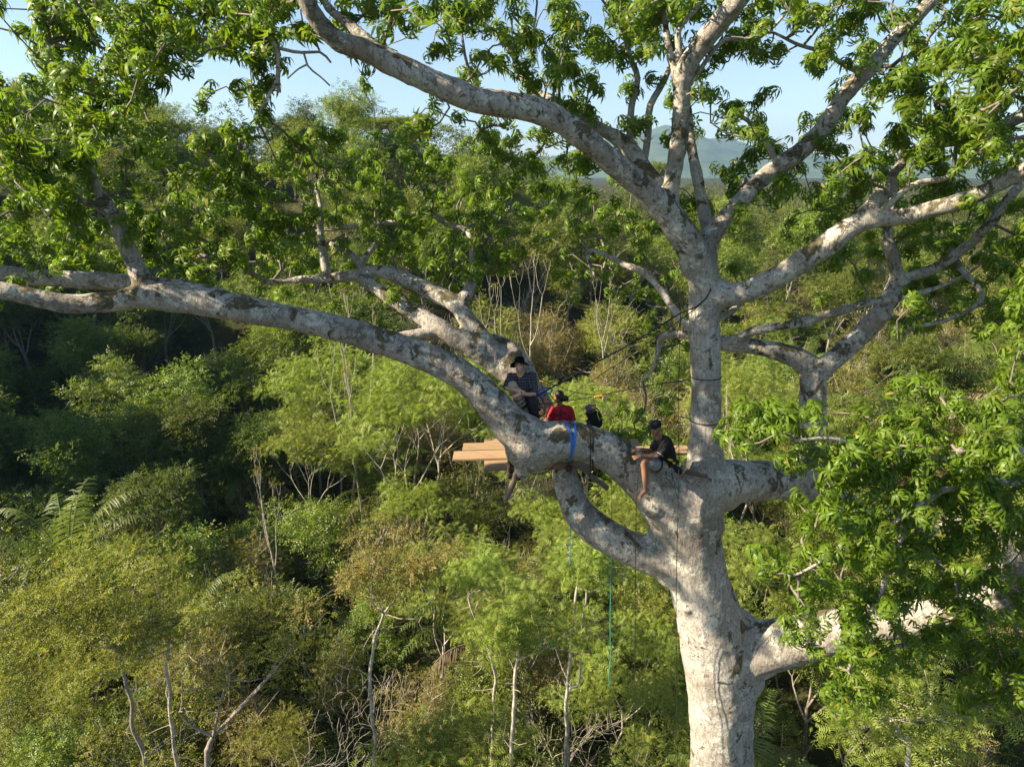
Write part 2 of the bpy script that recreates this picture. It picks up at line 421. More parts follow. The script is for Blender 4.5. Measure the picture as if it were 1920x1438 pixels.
# ------------------------------------------------------------------ the giant kapok tree
# limb tables: photo pixel x, y, width in pixels, distance ahead; each becomes a real round limb
YS = 0.95
def limb(rows, step=0.12):
    c = []
    for px, py, w, Y in rows:
        Y = Y * YS
        p = P(px, py, Y)
        c.append([p.x, p.y, p.z, wpx(px, py, Y, w) / 2])
    return catmull(c, step)
BIG = {
 'trunk': [(1352,1640,140,12),(1353,1438,116,12),(1352,1340,118,12),(1352,1286,128,12),(1346,1225,136,12),(1330,1155,122,12),(1310,1089,112,12),(1296,1010,112,12),(1305,940,105,12),(1318,890,84,12.05),(1322,850,66,12.1),(1323,800,57,12.1),(1324,700,55,12.1),(1321,620,58,12.1),(1320,570,60,12.1),(1322,535,60,12.1)],
 'L1': [(1300,1030,110,12),(1265,972,104,11.95),(1218,915,80,11.9),(1168,866,74,11.9),(1115,836,72,11.9),(1060,825,74,11.85),(1010,832,86,11.8),(965,803,78,11.75),(925,761,64,11.72),(882,715,58,11.7),(830,684,56,11.65),(760,656,53,11.6),(700,635,51,11.5),(620,612,49,11.4),(550,597,48,11.3),(480,584,50,11.2),(420,573,54,11.1),(350,560,58,11.1),(300,556,52,11),(250,558,44,10.9),(190,568,40,10.8),(130,570,38,10.7),(80,562,36,10.6),(30,550,34,10.5),(-60,535,33,10.4),(-180,520,28,10.2)],
 'L1stub': [(1030,825,70,11.8),(1005,855,62,11.75),(985,872,46,11.7),(978,882,34,11.7)],
 'L1u': [(420,562,40,11.15),(350,545,38,11.2),(290,535,34,11.3),(230,529,33,11.4),(160,526,34,11.4),(60,519,33,11.3),(0,513,31,11.2),(-90,505,28,11)],
 'Lv': [(283,560,36,11),(268,530,36,11),(252,495,33,11.1),(238,462,32,11.1),(222,425,30,11.1),(206,395,26,11.1),(190,368,22,11.1),(178,340,16,11.1)],
 'Lv2': [(215,408,20,11.1),(190,390,18,11),(165,380,16,10.9),(140,368,13,10.8),(100,340,11,10.7),(60,330,9,10.6)],
 'L3': [(1290,1075,90,12),(1245,1050,76,12),(1200,1036,64,12),(1150,1012,64,12.05),(1100,978,62,12.15),(1073,935,54,12.4),(1060,890,49,12.65),(1050,845,48,12.85),(1030,795,50,13.0),(1000,748,57,13.1),(972,708,58,13.1),(945,687,52,13.1)],
 'L2a': [(975,708,54,13.1),(944,690,44,13.1),(914,647,38,13.1),(881,607,36,13.2),(854,570,34,13.4),(810,547,33,13.6),(767,527,29,13.8),(714,509,26,14),(667,517,23,14.1),(610,522,18,14.2),(553,525,14,14.3),(500,529,12,14.3)],
 'L2b': [(945,690,46,13.1),(905,664,42,13.05),(877,647,40,13),(827,617,37,13),(784,590,31,13.2),(734,560,28,13.4),(700,537,24,13.6),(678,525,20,13.9)],
 'L2stub': [(835,622,28,13),(800,624,20,12.9),(765,628,19,12.85),(742,631,17,12.8)],
 'L2c': [(990,728,54,13.1),(972,685,48,13.2),(955,660,42,13.2),(925,640,32,13.5)],
 'L2r': [(858,575,26,13.4),(872,556,26,13.5),(881,537,19,13.6),(884,500,15,13.9),(884,463,14,14.2),(877,433,14,14.4),(854,425,14,14.5),(825,412,13,14.6),(797,397,13,14.7),(744,415,13,14.8),(684,423,12,14.9),(617,430,10,15),(563,442,8,15)],
 'U1': [(1322,560,58,12.1),(1316,517,56,12),(1292,460,56,11.9),(1257,407,54,11.8),(1207,355,49,11.6),(1146,302,47,11.4),(1093,258,46,11.2),(1050,226,49,11.1),(974,200,49,10.9),(890,187,47,10.7),(824,160,47,10.6),(757,130,46,10.5),(690,97,44,10.4),(640,80,41,10.3),(603,47,36,10.2),(577,7,33,10.1),(555,-40,31,10),(520,-140,26,9.8)],
 'U1f': [(720,112,30,10.5),(690,80,25,10.6),(667,58,23,10.7),(643,37,21,10.8),(625,25,18,10.9),(600,-10,15,11),(570,-70,12,11.1)],
 'U1b': [(1262,405,36,11.9),(1228,345,33,12.1),(1187,289,33,12.4),(1155,258,28,12.6),(1106,232,23,12.9),(1050,195,19,13.1),(1000,170,17,13.3),(975,135,15,13.4),(960,100,14,13.4),(935,68,13,13.4),(900,43,12,13.4),(850,25,10,13.4)],
 'U2': [(1268,425,34,11.9),(1257,365,31,11.8),(1272,272,32,11.7),(1278,197,33,11.6),(1283,140,37,11.5),(1308,92,39,11.4),(1343,48,39,11.2),(1378,9,37,11),(1420,-50,34,10.8),(1480,-150,28,10.6)],
 'U2b': [(1276,165,20,11.6),(1262,125,17,11.7),(1252,80,16,11.8),(1246,26,15,11.9),(1245,-40,14,12)],
 'U3': [(1330,505,32,12.1),(1327,440,25,12.3),(1313,364,23,12.5),(1299,289,21,12.7),(1292,241,18,12.9),(1291,205,14,13),(1280,160,10,13.1)],
 'V': [(1325,555,48,12.1),(1328,504,38,12.1),(1328,462,36,12.15),(1348,425,33,12.2),(1382,386,32,12.3),(1422,342,32,12.4),(1457,315,33,12.5),(1500,285,35,12.5),(1544,241,34,12.5),(1577,188,32,12.5),(1623,136,31,12.4),(1667,83,31,12.3),(1715,35,28,12.2),(1760,-10,25,12.1),(1850,-90,20,12)],
 'U4': [(1322,575,54,12.1),(1350,557,45,12),(1395,548,42,11.9),(1457,521,43,11.7),(1518,482,42,11.5),(1575,440,43,11.4),(1623,412,38,11.3),(1685,407,32,11.2),(1759,390,32,11),(1834,364,32,10.8),(1895,333,31,10.6),(1960,300,29,10.4),(2060,250,25,10.2)],
 'U4b': [(1600,425,32,11.4),(1632,392,32,11.5),(1663,350,29,11.7),(1685,318,23,11.9),(1694,285,17,12.1),(1698,245,15,12.3),(1711,184,14,12.5),(1708,150,11,12.6),(1690,110,9,12.7)],
 'U4c': [(1690,300,16,12),(1725,278,20,11.9),(1781,264,25,11.7),(1847,257,28,11.5),(1895,228,28,11.3),(1960,190,25,11.1)],
 'R0': [(1320,915,98,12),(1365,903,84,12.1),(1400,902,78,12.3),(1450,900,74,12.6),(1500,903,72,12.9),(1540,928,60,13.1),(1580,948,52,13.2),(1650,975,46,13.2),(1740,985,40,13)],
 'RB': [(1505,905,54,12.9),(1522,860,52,13.1),(1527,820,50,13.2),(1524,784,50,13.3),(1524,735,48,13.4),(1520,692,46,13.5),(1500,675,42,13.5),(1464,660,35,13.5),(1414,650,31,13.6),(1353,643,28,13.7),(1310,632,22,13.9),(1270,627,16,14.1),(1240,633,13,14.3),(1234,660,11,14.4),(1225,690,9,14.5),(1205,715,7,14.6)],
 'RBr': [(1522,705,44,13.4),(1564,674,38,13.4),(1607,634,39,13.4),(1647,593,37,13.3),(1667,560,30,13.2),(1681,520,24,13.2),(1672,480,22,13.2),(1663,445,20,13.3),(1671,386,15,13.5),(1680,340,11,13.6)],
 'RBr2': [(1672,545,24,13.2),(1702,521,19,13.1),(1741,508,21,13),(1781,486,21,12.9),(1847,429,20,12.7),(1891,372,18,12.6),(1945,310,15,12.5)],
 'R2': [(1370,645,20,13.6),(1397,627,19,13.5),(1427,617,19,13.4),(1494,607,19,13.2),(1564,587,18,13.1),(1631,567,16,13),(1697,557,14,12.9),(1764,537,11,12.8),(1820,510,8,12.7)],
 'R3': [(1352,1245,120,12),(1400,1222,110,11.95),(1440,1211,98,11.8),(1500,1198,88,11.5),(1560,1182,80,11.2),(1640,1165,72,10.8),(1720,1158,68,10.4),(1790,1155,66,10.1),(1850,1128,72,9.8),(1898,1078,78,9.6),(1935,1020,80,9.4),(1990,930,70,9.2),(2080,820,55,9)],
 'R3b': [(1925,1040,56,9.5),(1900,1004,44,9.6),(1850,992,34,9.8),(1800,985,30,10),(1752,976,26,10.2),(1690,960,18,10.5)],
 'LU': [(1318,640,22,12.2),(1292,615,18,12.3),(1273,594,17,12.4),(1251,561,16,12.6),(1216,517,15,12.8),(1168,495,13,13),(1124,473,12,13.2),(1102,469,10,13.2),(1104,490,8,13.2),(1108,513,6,13.2),(1115,528,4,13.2)],
 'RU': [(1345,598,16,12.2),(1362,590,14,12.4),(1385,572,13,12.6),(1392,562,11,12.7)],
}
THIN = [
 [(1207,300,14,12.5),(1214,245,13,12.6),(1220,197,13,12.7),(1246,153,11,12.8),(1262,110,8,12.9)],
 [(1185,290,15,12.5),(1180,245,14,12.7),(1185,197,13,12.8),(1194,149,12,12.9),(1180,100,10,13),(1170,60,8,13)],
 [(1272,120,13,11.6),(1273,61,12,11.7),(1299,26,11,11.8),(1320,-10,9,11.9)],
 [(613,517,18,14.2),(607,487,16,14.3),(605,457,14,14.4),(603,430,12,14.5),(603,390,10,14.6),(590,350,7,14.7)],
 [(684,512,15,14.1),(667,483,14,14.3),(643,470,11,14.5),(620,455,8,14.6)],
 [(676,495,12,14.2),(700,462,11,14.4),(715,445,8,14.5)],
 [(524,175,9,10.5),(520,150,9,10.5),(522,110,9,10.5),(515,85,9,10.4),(500,65,8,10.4),(480,40,8,10.4)],
 [(519,92,7,10.5),(550,98,6,10.5),(600,95,5,10.5),(622,115,4,10.5)],
 [(570,98,4,10.5),(578,120,4,10.5),(600,140,3,10.5),(618,162,3,10.5)],
 [(578,118,4,10.5),(560,130,3,10.5),(538,150,2.5,10.5)],
 [(520,150,7,10.5),(505,180,6,10.5),(488,210,5,10.6)],
 [(1290,165,8,11.6),(1330,105,9,11.5),(1365,75,9,11.5),(1415,72,8,11.5),(1450,45,6,11.5),(1475,25,5,11.5)],
 [(440,-10,13,10.4),(430,40,12,10.4),(390,70,11,10.4),(300,72,10,10.5),(240,90,9,10.6),(200,130,8,10.6),(150,160,6,10.7)],
 [(430,50,10,10.4),(400,80,9,10.4),(330,100,7,10.4),(260,120,6,10.5)],
 [(200,390,12,11.1),(130,215,11,10.9),(108,180,10,10.8),(100,130,8,10.7),(85,80,6,10.7)],
 [(178,350,13,11.1),(140,280,11,11),(108,190,12,10.9)],
 [(1640,420,14,11.4),(1700,350,11,11.3),(1764,333,10,11.2),(1810,318,7,11.1)],
 [(1458,315,13,12.4),(1440,270,10,12.3),(1400,225,8,12.3),(1370,210,6,12.2)],
 [(1620,140,13,12.4),(1560,110,9,12.2),(1500,80,7,12.1),(1450,60,5,12)],
 [(1800,500,12,12.9),(1840,560,9,12.5),(1780,600,8,12.5),(1700,620,7,12.6),(1690,650,6,12.6)],
 [(1930,850,26,8.6),(1850,830,20,8.5),(1760,860,14,8.3),(1680,850,10,8.2),(1600,830,8,8.1),(1490,825,6,8)],
 [(1930,905,24,8.6),(1840,900,18,8.4),(1760,920,13,8.2),(1700,960,10,8),(1640,1000,8,7.9),(1540,1050,6,7.9),(1490,1080,5,8)],
 [(1760,920,12,8.2),(1705,975,10,8.2),(1680,1040,10,8.2),(1640,1130,10,8.1),(1610,1190,8,8.1),(1590,1260,6,8.1)],
 [(1830,1150,15,9.7),(1780,1170,10,9),(1720,1200,8,8.6),(1660,1220,7,8.4)],
 [(1960,1180,16,9),(1900,1230,12,8.6),(1880,1260,8,8.5)],
]
root_p = P(1352, 1640, 12 * YS)
root_p = Vector((root_p.x, root_p.y, float(ground(root_p.x, root_p.y))))
kapok = empty('kapok_tree', root_p)
tag(kapok, 'giant pale-barked spreading tree with huge limbs that holds the plank platform', 'tree')
OFF = tuple(root_p)
skel = []          # points twigs may grow from: x,y,z,radius
mb = MB()
LIMB = {}
for k, rows in BIG.items():
    c = limb(rows)
    if k == 'trunk':
        lo = c[0]; 
        base = np.array([[root_p.x, root_p.y, root_p.z - 0.4, 1.15], [root_p.x, root_p.y, root_p.z + 1.2, 0.85], [lo[0], lo[1], lo[2] - 2.0, lo[3] * 1.02]])
        c = np.vstack([catmull(np.vstack([base, c[:1]]), 0.3)[:-1], c])
    LIMB[k] = c
    mb.tube(c[:, :3], c[:, 3], 20)
    # rounded ends and swellings
    mb.ball(c[-1, :3], c[-1, 3] * 1.0, 12, 8)
    if k not in ('trunk',): skel.append(c[len(c) // 4:])
# knots and collars on the trunk
for px, py, w, Y in [(1335,1278,40,11.62),(1225,948,46,11.65),(1290,1140,24,11.6),(1330,985,60,11.8),(1400,1245,70,11.8),(985,838,80,11.7),(1655,590,34,13.1),(1378,1180,84,12),(1392,1268,84,12),(1410,1222,104,11.95),(1366,878,34,12.1),(1362,932,54,12.1),(1262,1062,80,12),(1240,1010,60,12),(1270,905,60,12.05),(1345,545,46,12.05),(1300,500,50,12)]:
    p = P(px, py, Y * YS); mb.ball(p, wpx(px, py, Y * YS, w) / 2 * 1.0, 14, 9)
tmp = mb.build('tmp_wood', None)
rm = tmp.modifiers.new('r', 'REMESH'); rm.mode = 'VOXEL'; rm.voxel_size = 0.034
sm = tmp.modifiers.new('s', 'SMOOTH'); sm.factor = 0.5; sm.iterations = 8
dg = bpy.context.evaluated_depsgraph_get()
wood = bpy.data.meshes.new_from_object(tmp.evaluated_get(dg))
bpy.data.objects.remove(tmp)
nv = len(wood.vertices)
co = np.empty(nv * 3, dtype=np.float32); wood.vertices.foreach_get('co', co); co = co.reshape(-1, 3)
no = np.empty(nv * 3, dtype=np.float32); wood.vertices.foreach_get('normal', no); no = no.reshape(-1, 3)
nf_ = np.array([0.020 * mnoise.noise(Vector(p) * 2.6) + 0.010 * mnoise.noise(Vector(p) * 7.0) + 0.005 * mnoise.noise(Vector(p) * 19.0) for p in co])
# growth rings as shallow wrinkles on the stem and fork collars
co = co + no * nf_[:, None] - np.array(OFF)
wood.vertices.foreach_set('co', co.astype(np.float32).ravel())
T_ = LIMB['trunk']; wco = co + np.array(OFF)
dmin = np.full(len(wco), 9.0)
for q_ in T_[::2]: dmin = np.minimum(dmin, np.linalg.norm(wco - q_[:3], axis=1) - q_[3])
la_ = wood.attributes.new('limb', 'FLOAT', 'POINT')
la_.data.foreach_set('value', sstep(0.05, 0.7, dmin).astype(np.float32))
wood.polygons.foreach_set('use_smooth', np.ones(len(wood.polygons), dtype=bool))
wood.name = 'trunk'
wood.update()
trunk = obj('trunk', wood, M['bark'], kapok)
KAPOK_TRIS = len(wood.polygons) * 2
for rows in THIN:
    c = limb(rows, 0.15)
    skel.append(c)
    nn = [Vector(p[:3]) for p in c]
    jit = np.array([[mnoise.noise(p * 2.1), mnoise.noise(p * 2.1 + Vector((9, 0, 0))), mnoise.noise(p * 2.1 + Vector((0, 7, 0)))] for p in nn]) * 0.05
    c[:, :3] += jit
    MB().tube(c[:, :3], c[:, 3], 8).build('branch', M['bark'], kapok, OFF)
# broken wood face on the snapped stub
p = P(741, 631, 12.78 * YS); q = P(731, 632, 12.74 * YS)
MB().tube([p, p.lerp(q, .5), q], [0.075, 0.06, 0.02], 9).build('broken_wood', plain('raw_wood', (0.42, 0.2, 0.07), 0.8, 0.3, 40), kapok, OFF)
# rotten hollow at the end of the great limb's stub
hm = plain('rotten_wood', (0.055, 0.035, 0.022), 0.95, 0.6, 25, 0.6)
h = MB()
rngh = np.random.default_rng(5)
for k in range(26):
    t = k / 25
    p = P(964 + 10 * math.sin(k * 2.1), 860 + 34 * t, (11.62 + 0.08 * rngh.random()) * YS)
    h.ball(p, (0.03 + 0.035 * rngh.random(), 0.04, 0.04 + 0.04 * rngh.random()), 7, 5)
h.build('rotten_hollow', hm, kapok, OFF)
c = limb([(968,885,13,11.65),(962,905,12,11.63),(955,922,11,11.6),(948,938,10,11.58)], 0.05)
MB().tube(c[:, :3], c[:, 3], 8).build('dead_branch', M['brown_wood'], kapok, OFF)

# ---- foliage: photo-cell densities (64 px cells) and distances
GRID = [
 '288888888466664464775556777664',
 '288887774211346668884455677777',
 '388882232112244477777312556799',
 '888822151112333266665443666777',
 '999656699664488663333357777666',
 '999979999998899976543367888777',
 '995689999988899988765345557777',
 '887789998886888645543222347777',
 '644333335556650043330022236777',
 '000020000330000000044000005666',
 '000000000000000000055000000004',
 '000000000000000000033000004404',
 '000000000000000000440566147777',
 '000000000000000000000007888888',
 '000000000000000000000005888888',
 '000000000000000000000004788877',
 '000000000000000000000054667784',
 '000000000000000000000004667775',
 '000000000000000000000005466643',
 '000000000000000000000000663336',
 '000000000000000000000000540036',
]
# nearest-known distance of foliage by photo position
DEP = np.array([(100,250,10.8),(300,60,10.3),(60,430,10.6),(600,20,10.6),(450,330,12.6),(350,430,13.2),(650,330,15.2),(650,450,14.6),(850,330,15),(850,480,14),(1000,320,13.2),(900,80,11.8),(760,60,11),(760,220,10.6),(1060,100,12.4),(1150,160,12.6),(1150,450,16),(1230,540,16),(1000,420,14.5),(1320,60,11.6),(1400,230,12.4),(1380,340,12.6),(1560,330,11.6),(1540,120,12.3),(1650,230,11.2),(1820,130,9.6),(1880,60,9.2),(1850,300,10.4),(1800,450,12.8),(1500,420,13.8),(1700,520,13),(1800,600,13),(1220,660,14.6),(1180,800,14),(1900,700,9.2),(1430,800,8.2),(1650,850,8.2),(1850,830,8.2),(1600,1000,7.9),(1800,1000,8.4),(1500,1120,8),(1680,1120,8.2),(1580,1240,8.1),(1890,1250,8.4)], dtype=float)
rng = np.random.default_rng(11)
cl = []
SHOW = [catmull(np.array(BIG[k], dtype=float), 12.0) for k in ('V', 'U1', 'U2', 'U4', 'L1', 'L1u', 'Lv', 'RB', 'RBr', 'RBr2', 'R2', 'U3', 'L2a', 'L2b', 'trunk', 'LU')]
nr, ncg = len(GRID), len(GRID[0])
for r_ in range(-2, nr):
    for c_ in range(-2, ncg + 2):
        d = int(GRID[max(r_, 0)][min(max(c_, 0), ncg - 1)])
        if r_ < 0 or c_ < 0 or c_ >= ncg: d *= 0.75
        if d == 0: continue
        px0, py0 = c_ * 64, r_ * 64
        for _ in range(rng.poisson(d * ((1.05 if py0 > 740 else 0.95) if d > 2 else 0.4))):
            px, py = px0 + 64 * rng.random(), py0 + 64 * rng.random()
            w = 1.0 / ((DEP[:, 0] - px) ** 2 + (DEP[:, 1] - py) ** 2 + 900) ** 1.5
            Y = (w * DEP[:, 2]).sum() / w.sum()
            Y += rng.normal() * (0.35 if py > 690 and px > 1380 else 0.9)
            Y = max(Y, 7.3)
            if py < 700:
                for q_ in SHOW:            # leaves stay off the near side of the bare great limbs
                    dd_ = np.hypot(q_[:, 0] - px, q_[:, 1] - py) - q_[:, 2] / 2
                    k_ = dd_.argmin()
                    if dd_[k_] < 34 and Y < q_[k_, 3] + 0.6 and rng.random() < 0.88: Y = q_[k_, 3] + 0.6 + 1.4 * rng.random()
            if px < 950 and py > 120 and 11.1 < Y < 13.0: Y = 11.1 - 0.3 * rng.random() if Y < 11.8 else 13.0 + 0.5 * rng.random()   # leaves pushed aside, opening a gap that lets sun reach the people
            cl.append(P(px, py, Y * YS))
cl = np.array([tuple(p) for p in cl])
# connect clusters to limbs: nearest-first tree (Prim) with a path-length penalty
SK = np.vstack(skel)
node = np.vstack([SK[:, :3], cl]); NS = len(SK)
par = np.full(len(node), -1); plen = np.zeros(len(node))
best = np.full(len(cl), 1e9); bp_ = np.zeros(len(cl), int)
for i_ in range(len(cl)):
    d = np.linalg.norm(SK[:, :3] - cl[i_], axis=1); k = d.argmin(); best[i_] = d[k]; bp_[i_] = k
done = np.zeros(len(cl), bool); order = []
for _ in range(len(cl)):
    k = np.where(done, 1e9, best).argmin(); done[k] = True; order.append(k)
    par[NS + k] = bp_[k]
    pp = node[bp_[k]]; plen[NS + k] = plen[bp_[k]] + np.linalg.norm(pp - cl[k])
    d = np.linalg.norm(cl - cl[k], axis=1) + 0.25 * plen[NS + k]
    u = (~done) & (d < best); best[u] = d[u]; bp_[u] = NS + k
cnt = np.zeros(len(node))
for k in order[::-1]:
    cnt[NS + k] += 1; cnt[par[NS + k]] += cnt[NS + k]
tw = MB(); tdir = np.zeros((len(cl), 3))
for k in order:
    a, b_ = node[par[NS + k]], cl[k]
    d = b_ - a; ln = np.linalg.norm(d)
    sidev = rng.normal(size=3) * 0.13 * ln; sidev[2] += 0.06 * ln
    m1 = a + d * 0.35 + sidev; m2 = a + d * 0.7 + sidev * 0.8 + rng.normal(size=3) * 0.05 * ln
    r1 = min(0.0055 * cnt[NS + k] ** 0.5 + 0.003, 0.05); r0 = min(r1 * 1.25, 0.055)
    if par[NS + k] < NS: r0 = min(r0, SK[par[NS + k], 3] * 0.8)
    tw.tube([a, m1, m2, b_], [r0, r1 * 1.1, r1, r1 * 0.8], 5, cap=False)
    tdir[k] = (b_ - m2) / max(np.linalg.norm(b_ - m2), 1e-6)
tag(tw.build('twigs', M['twig'], kapok, OFF), kind='stuff')
# palmate leaf: seven drooping leaflets on a stalk
def palm_leaf(seed):
    g = np.random.default_rng(seed); v = []; t = []
    Lp = 0.13
    n0 = len(v); v += [(-.0025, 0, 0), (.0025, 0, 0), (0, 0.002, Lp)]; t.append((0, 1, 2))
    nl = 7
    for k in range(nl):
        a = (k - (nl - 1) / 2) * R(47) + g.normal() * 0.08
        l = (0.165 - 0.018 * abs(k - 3)) * (0.9 + 0.2 * g.random()); w = l * 0.12
        dr = 0.34 + 0.40 * g.random()
        dx, dy = math.sin(a), math.cos(a); sx, sy = dy, -dx
        n0 = len(v)
        def pt(f, s, up=0):
            rr = l * f * (1 - 0.18 * dr * f); zz = Lp + 0.02 * math.sin(f * 3) * 1.0 - l * dr * f * f * 1.25 + up
            return (dx * rr + sx * s, dy * rr + sy * s, zz)
        v += [pt(.06, 0), pt(.38, -w, .006), pt(.38, w, .006), pt(.72, -w * .85), pt(.72, w * .85), pt(1.0, 0)]
        t += [(n0, n0 + 1, n0 + 2), (n0 + 1, n0 + 3, n0 + 2), (n0 + 2, n0 + 3, n0 + 4), (n0 + 3, n0 + 5, n0 + 4)]
    return np.array(v), np.array(t)
PL = [palm_leaf(s) for s in range(5)]
lp, ld, ls = [], [], []
for k in range(len(cl)):
    nlv = rng.integers(6, 12)
    for _ in range(nlv):
        o_ = rng.normal(size=3); o_ /= np.linalg.norm(o_)
        d = o_ * 0.85 + tdir[k] * 0.55 + np.array([0, 0, 0.75])
        back = rng.random() * 0.22
        lp.append(cl[k] - tdir[k] * back + rng.normal(size=3) * 0.035); ld.append(d); ls.append(0.68 + 0.5 * rng.random())
lp, ld, ls = np.array(lp), np.array(ld), np.array(ls)
ls = np.where(lp[:, 1] < 8.9, ls * 0.86, ls)
fr = frames(ld, rng.random(len(lp)) * 6.28)
# the 300 largest in view become single leaves, the rest one crown
rel = lp - np.array([0, 0, CZ]); dep = rel[:, 1] * _cp - rel[:, 2] * _sp
sx_ = 960 + FPX * rel[:, 0] / dep; sy_ = 719 - FPX * (rel[:, 1] * _sp + rel[:, 2] * _cp) / dep
inv = (sx_ > 10) & (sx_ < 1910) & (sy_ > 10) & (sy_ < 1428)
score = np.where(inv, ls / dep, 0)
top = np.argsort(-score)[:300]
rest = np.ones(len(lp), bool); rest[top] = False
var = rng.integers(0, 5, len(lp))
cv, ct, nn_ = [], [], 0
for k in range(5):
    s_ = rest & (var == k)
    v_, t_ = stamp(PL[k][0], PL[k][1], lp[s_] - np.array(OFF), fr[s_], ls[s_])
    cv.append(v_); ct.append(t_ + nn_); nn_ += len(v_)
crown = obj('crown', mesh_np('crown', np.vstack(cv), np.vstack(ct)), M['kapok_leaf'], kapok)
tag(crown, kind='stuff')
leafmesh = []
for k in range(5):
    me = mesh_np('leaf', PL[k][0], PL[k][1]); me.materials.append(M['kapok_leaf']); leafmesh.append(me)
for k in top:
    o = bpy.data.objects.new('leaf', leafmesh[var[k]]); C.objects.link(o); o.parent = kapok
    o.matrix_local = Matrix.Translation(Vector(lp[k] - np.array(OFF))) @ Matrix(fr[k].tolist()).to_4x4() @ Matrix.Scale(ls[k], 4)
print('kapok tris', KAPOK_TRIS, 'clusters', len(cl), 'leaves', len(lp))
# ------------------------------------------------------------------ forest plants: prototypes
def lf(l, w, bend=0.15):          # one folded leaf along +x
    v = np.array([(0, 0, 0), (l * .45, -w / 2, w * .18), (l * .45, w / 2, w * .18), (l, 0, -l * bend)])
    return v, np.array([(0, 1, 3), (0, 3, 2)])
def frond_unit(n=5, L=0.24, pl=0.085, pw=0.03):
    v, t = [], []
    for k in range(n):
        x = L * (k + 0.6) / n; s = pl * (1.0 - 0.35 * abs(k / (n - 1) - 0.45)); zz = 0.02 * math.sin(3 * x / L) - 0.25 * x * x / L
        for sg in (-1, 1):
            n0 = len(v); v += [(x - pw / 2, 0, zz), (x + pw / 2, 0, zz), (x + 0.03, sg * s, zz - 0.012)]
            t.append((n0, n0 + 1, n0 + 2) if sg > 0 else (n0 + 1, n0, n0 + 2))
    return np.array(v), np.array(t)
def spray_unit(n=5, L=0.26, ll=0.11, lw=0.05, seed=1):
    g = np.random.default_rng(seed); v, t, nn = [], [], 0
    for k in range(n):
        a = (-1) ** k * R(55 + 15 * g.random()) if k < n - 1 else 0
        lv, lt = lf(ll * (0.8 + 0.4 * g.random()), lw)
        c, s = math.cos(a), math.sin(a)
        lv = np.stack([lv[:, 0] * c - lv[:, 1] * s + L * k / n, lv[:, 0] * s + lv[:, 1] * c, lv[:, 2] + 0.02 * g.normal()], -1)
        v.append(lv); t.append(lt + nn); nn += len(lv)
    return np.vstack(v), np.vstack(t)
UNIT = {'feather': frond_unit(), 'spray': spray_unit(), 'small': spray_unit(6, 0.2, 0.075, 0.04, 3), 'big': spray_unit(4, 0.3, 0.2, 0.09, 5),
        'far': spray_unit(3, 0.5, 0.42, 0.26, 7)}
def grow(g, base, d0, length, r0, levels, nsplit, spread, up=0.15, wob=0.12, shrink=0.68):
    """branching stem: list of (pts, radii) and branch tips (pos, dir)"""
    lines, tips = [], []
    def rec(p, d, ln, r, lv):
        n = 5; pts = [p]; dd = d.copy()
        for k in range(n):
            dd = dd + g.normal(size=3) * wob + np.array([0, 0, up * (0.4 if lv == levels else 1)])
            dd /= np.linalg.norm(dd); pts.append(pts[-1] + dd * ln / n)
        rr = np.linspace(r, r * (0.62 if lv else 0.3), n + 1)
        lines.append((np.array(pts), rr))
        if lv == 0: tips.append((pts[-1], dd)); return
        m = nsplit if lv < levels else nsplit + 1
        ph = g.random() * 6.28
        for k in range(m):
            a = ph + 6.28 * k / m + g.normal() * 0.3
            x = np.cross(dd, [0, 0, 1.0]) if abs(dd[2]) < 0.95 else np.array([1.0, 0, 0])
            x /= np.linalg.norm(x); y = np.cross(dd, x)
            sp = spread * (0.7 + 0.6 * g.random())
            nd = dd * math.cos(sp) + (x * math.cos(a) + y * math.sin(a)) * math.sin(sp)
            st = pts[-1] if k < 2 else pts[-2]
            rec(st, nd, ln * shrink * (0.8 + 0.4 * g.random()), rr[-1] * 0.72, lv - 1)
    rec(np.array(base, float), np.array(d0, float) / np.linalg.norm(d0), length, r0, levels)
    return lines, tips
def leaf_cloud(g, centres, n, rad, unit, size, flat=0.6, upb=0.6):
    """n leaf sprays round each centre, turned outward and a little down at the tip"""
    c = np.repeat(centres, n, axis=0)
    o = g.normal(size=(len(c), 3)); o /= np.linalg.norm(o, axis=1, keepdims=True)
    rr = g.random((len(c), 1)) ** 0.45
    p = c + o * rr * rad * np.array([1, 1, flat])
    out = o * np.array([1, 1, 0.35]) + g.normal(size=o.shape) * 0.45
    out /= np.linalg.norm(out, axis=1, keepdims=True)
    nz = np.array([0, 0, upb]) + g.normal(size=o.shape) * 0.35 + o * 0.35
    y = np.cross(nz, out); y /= np.maximum(np.linalg.norm(y, axis=1, keepdims=True), 1e-6)
    z = np.cross(out, y)
    rot = np.stack([out, y, z], -1)
    v, t = UNIT[unit]
    return stamp(v, t, p, rot, size * (0.7 + 0.6 * g.random(len(p))))
PROTO = {}
def proto(kind, name, wood_mb, wood_mat, crown_vt, leaf, extra=None):
    me_w = wood_mb.mesh('trunk') if wood_mb is not None else None
    if me_w is not None: me_w.materials.append(wood_mat)
    me_c = None
    if crown_vt is not None:
        me_c = mesh_np('crown', crown_vt[0], crown_vt[1]); me_c.materials.append(leaf)
    PROTO.setdefault(kind, []).append((name, me_w, me_c, extra))
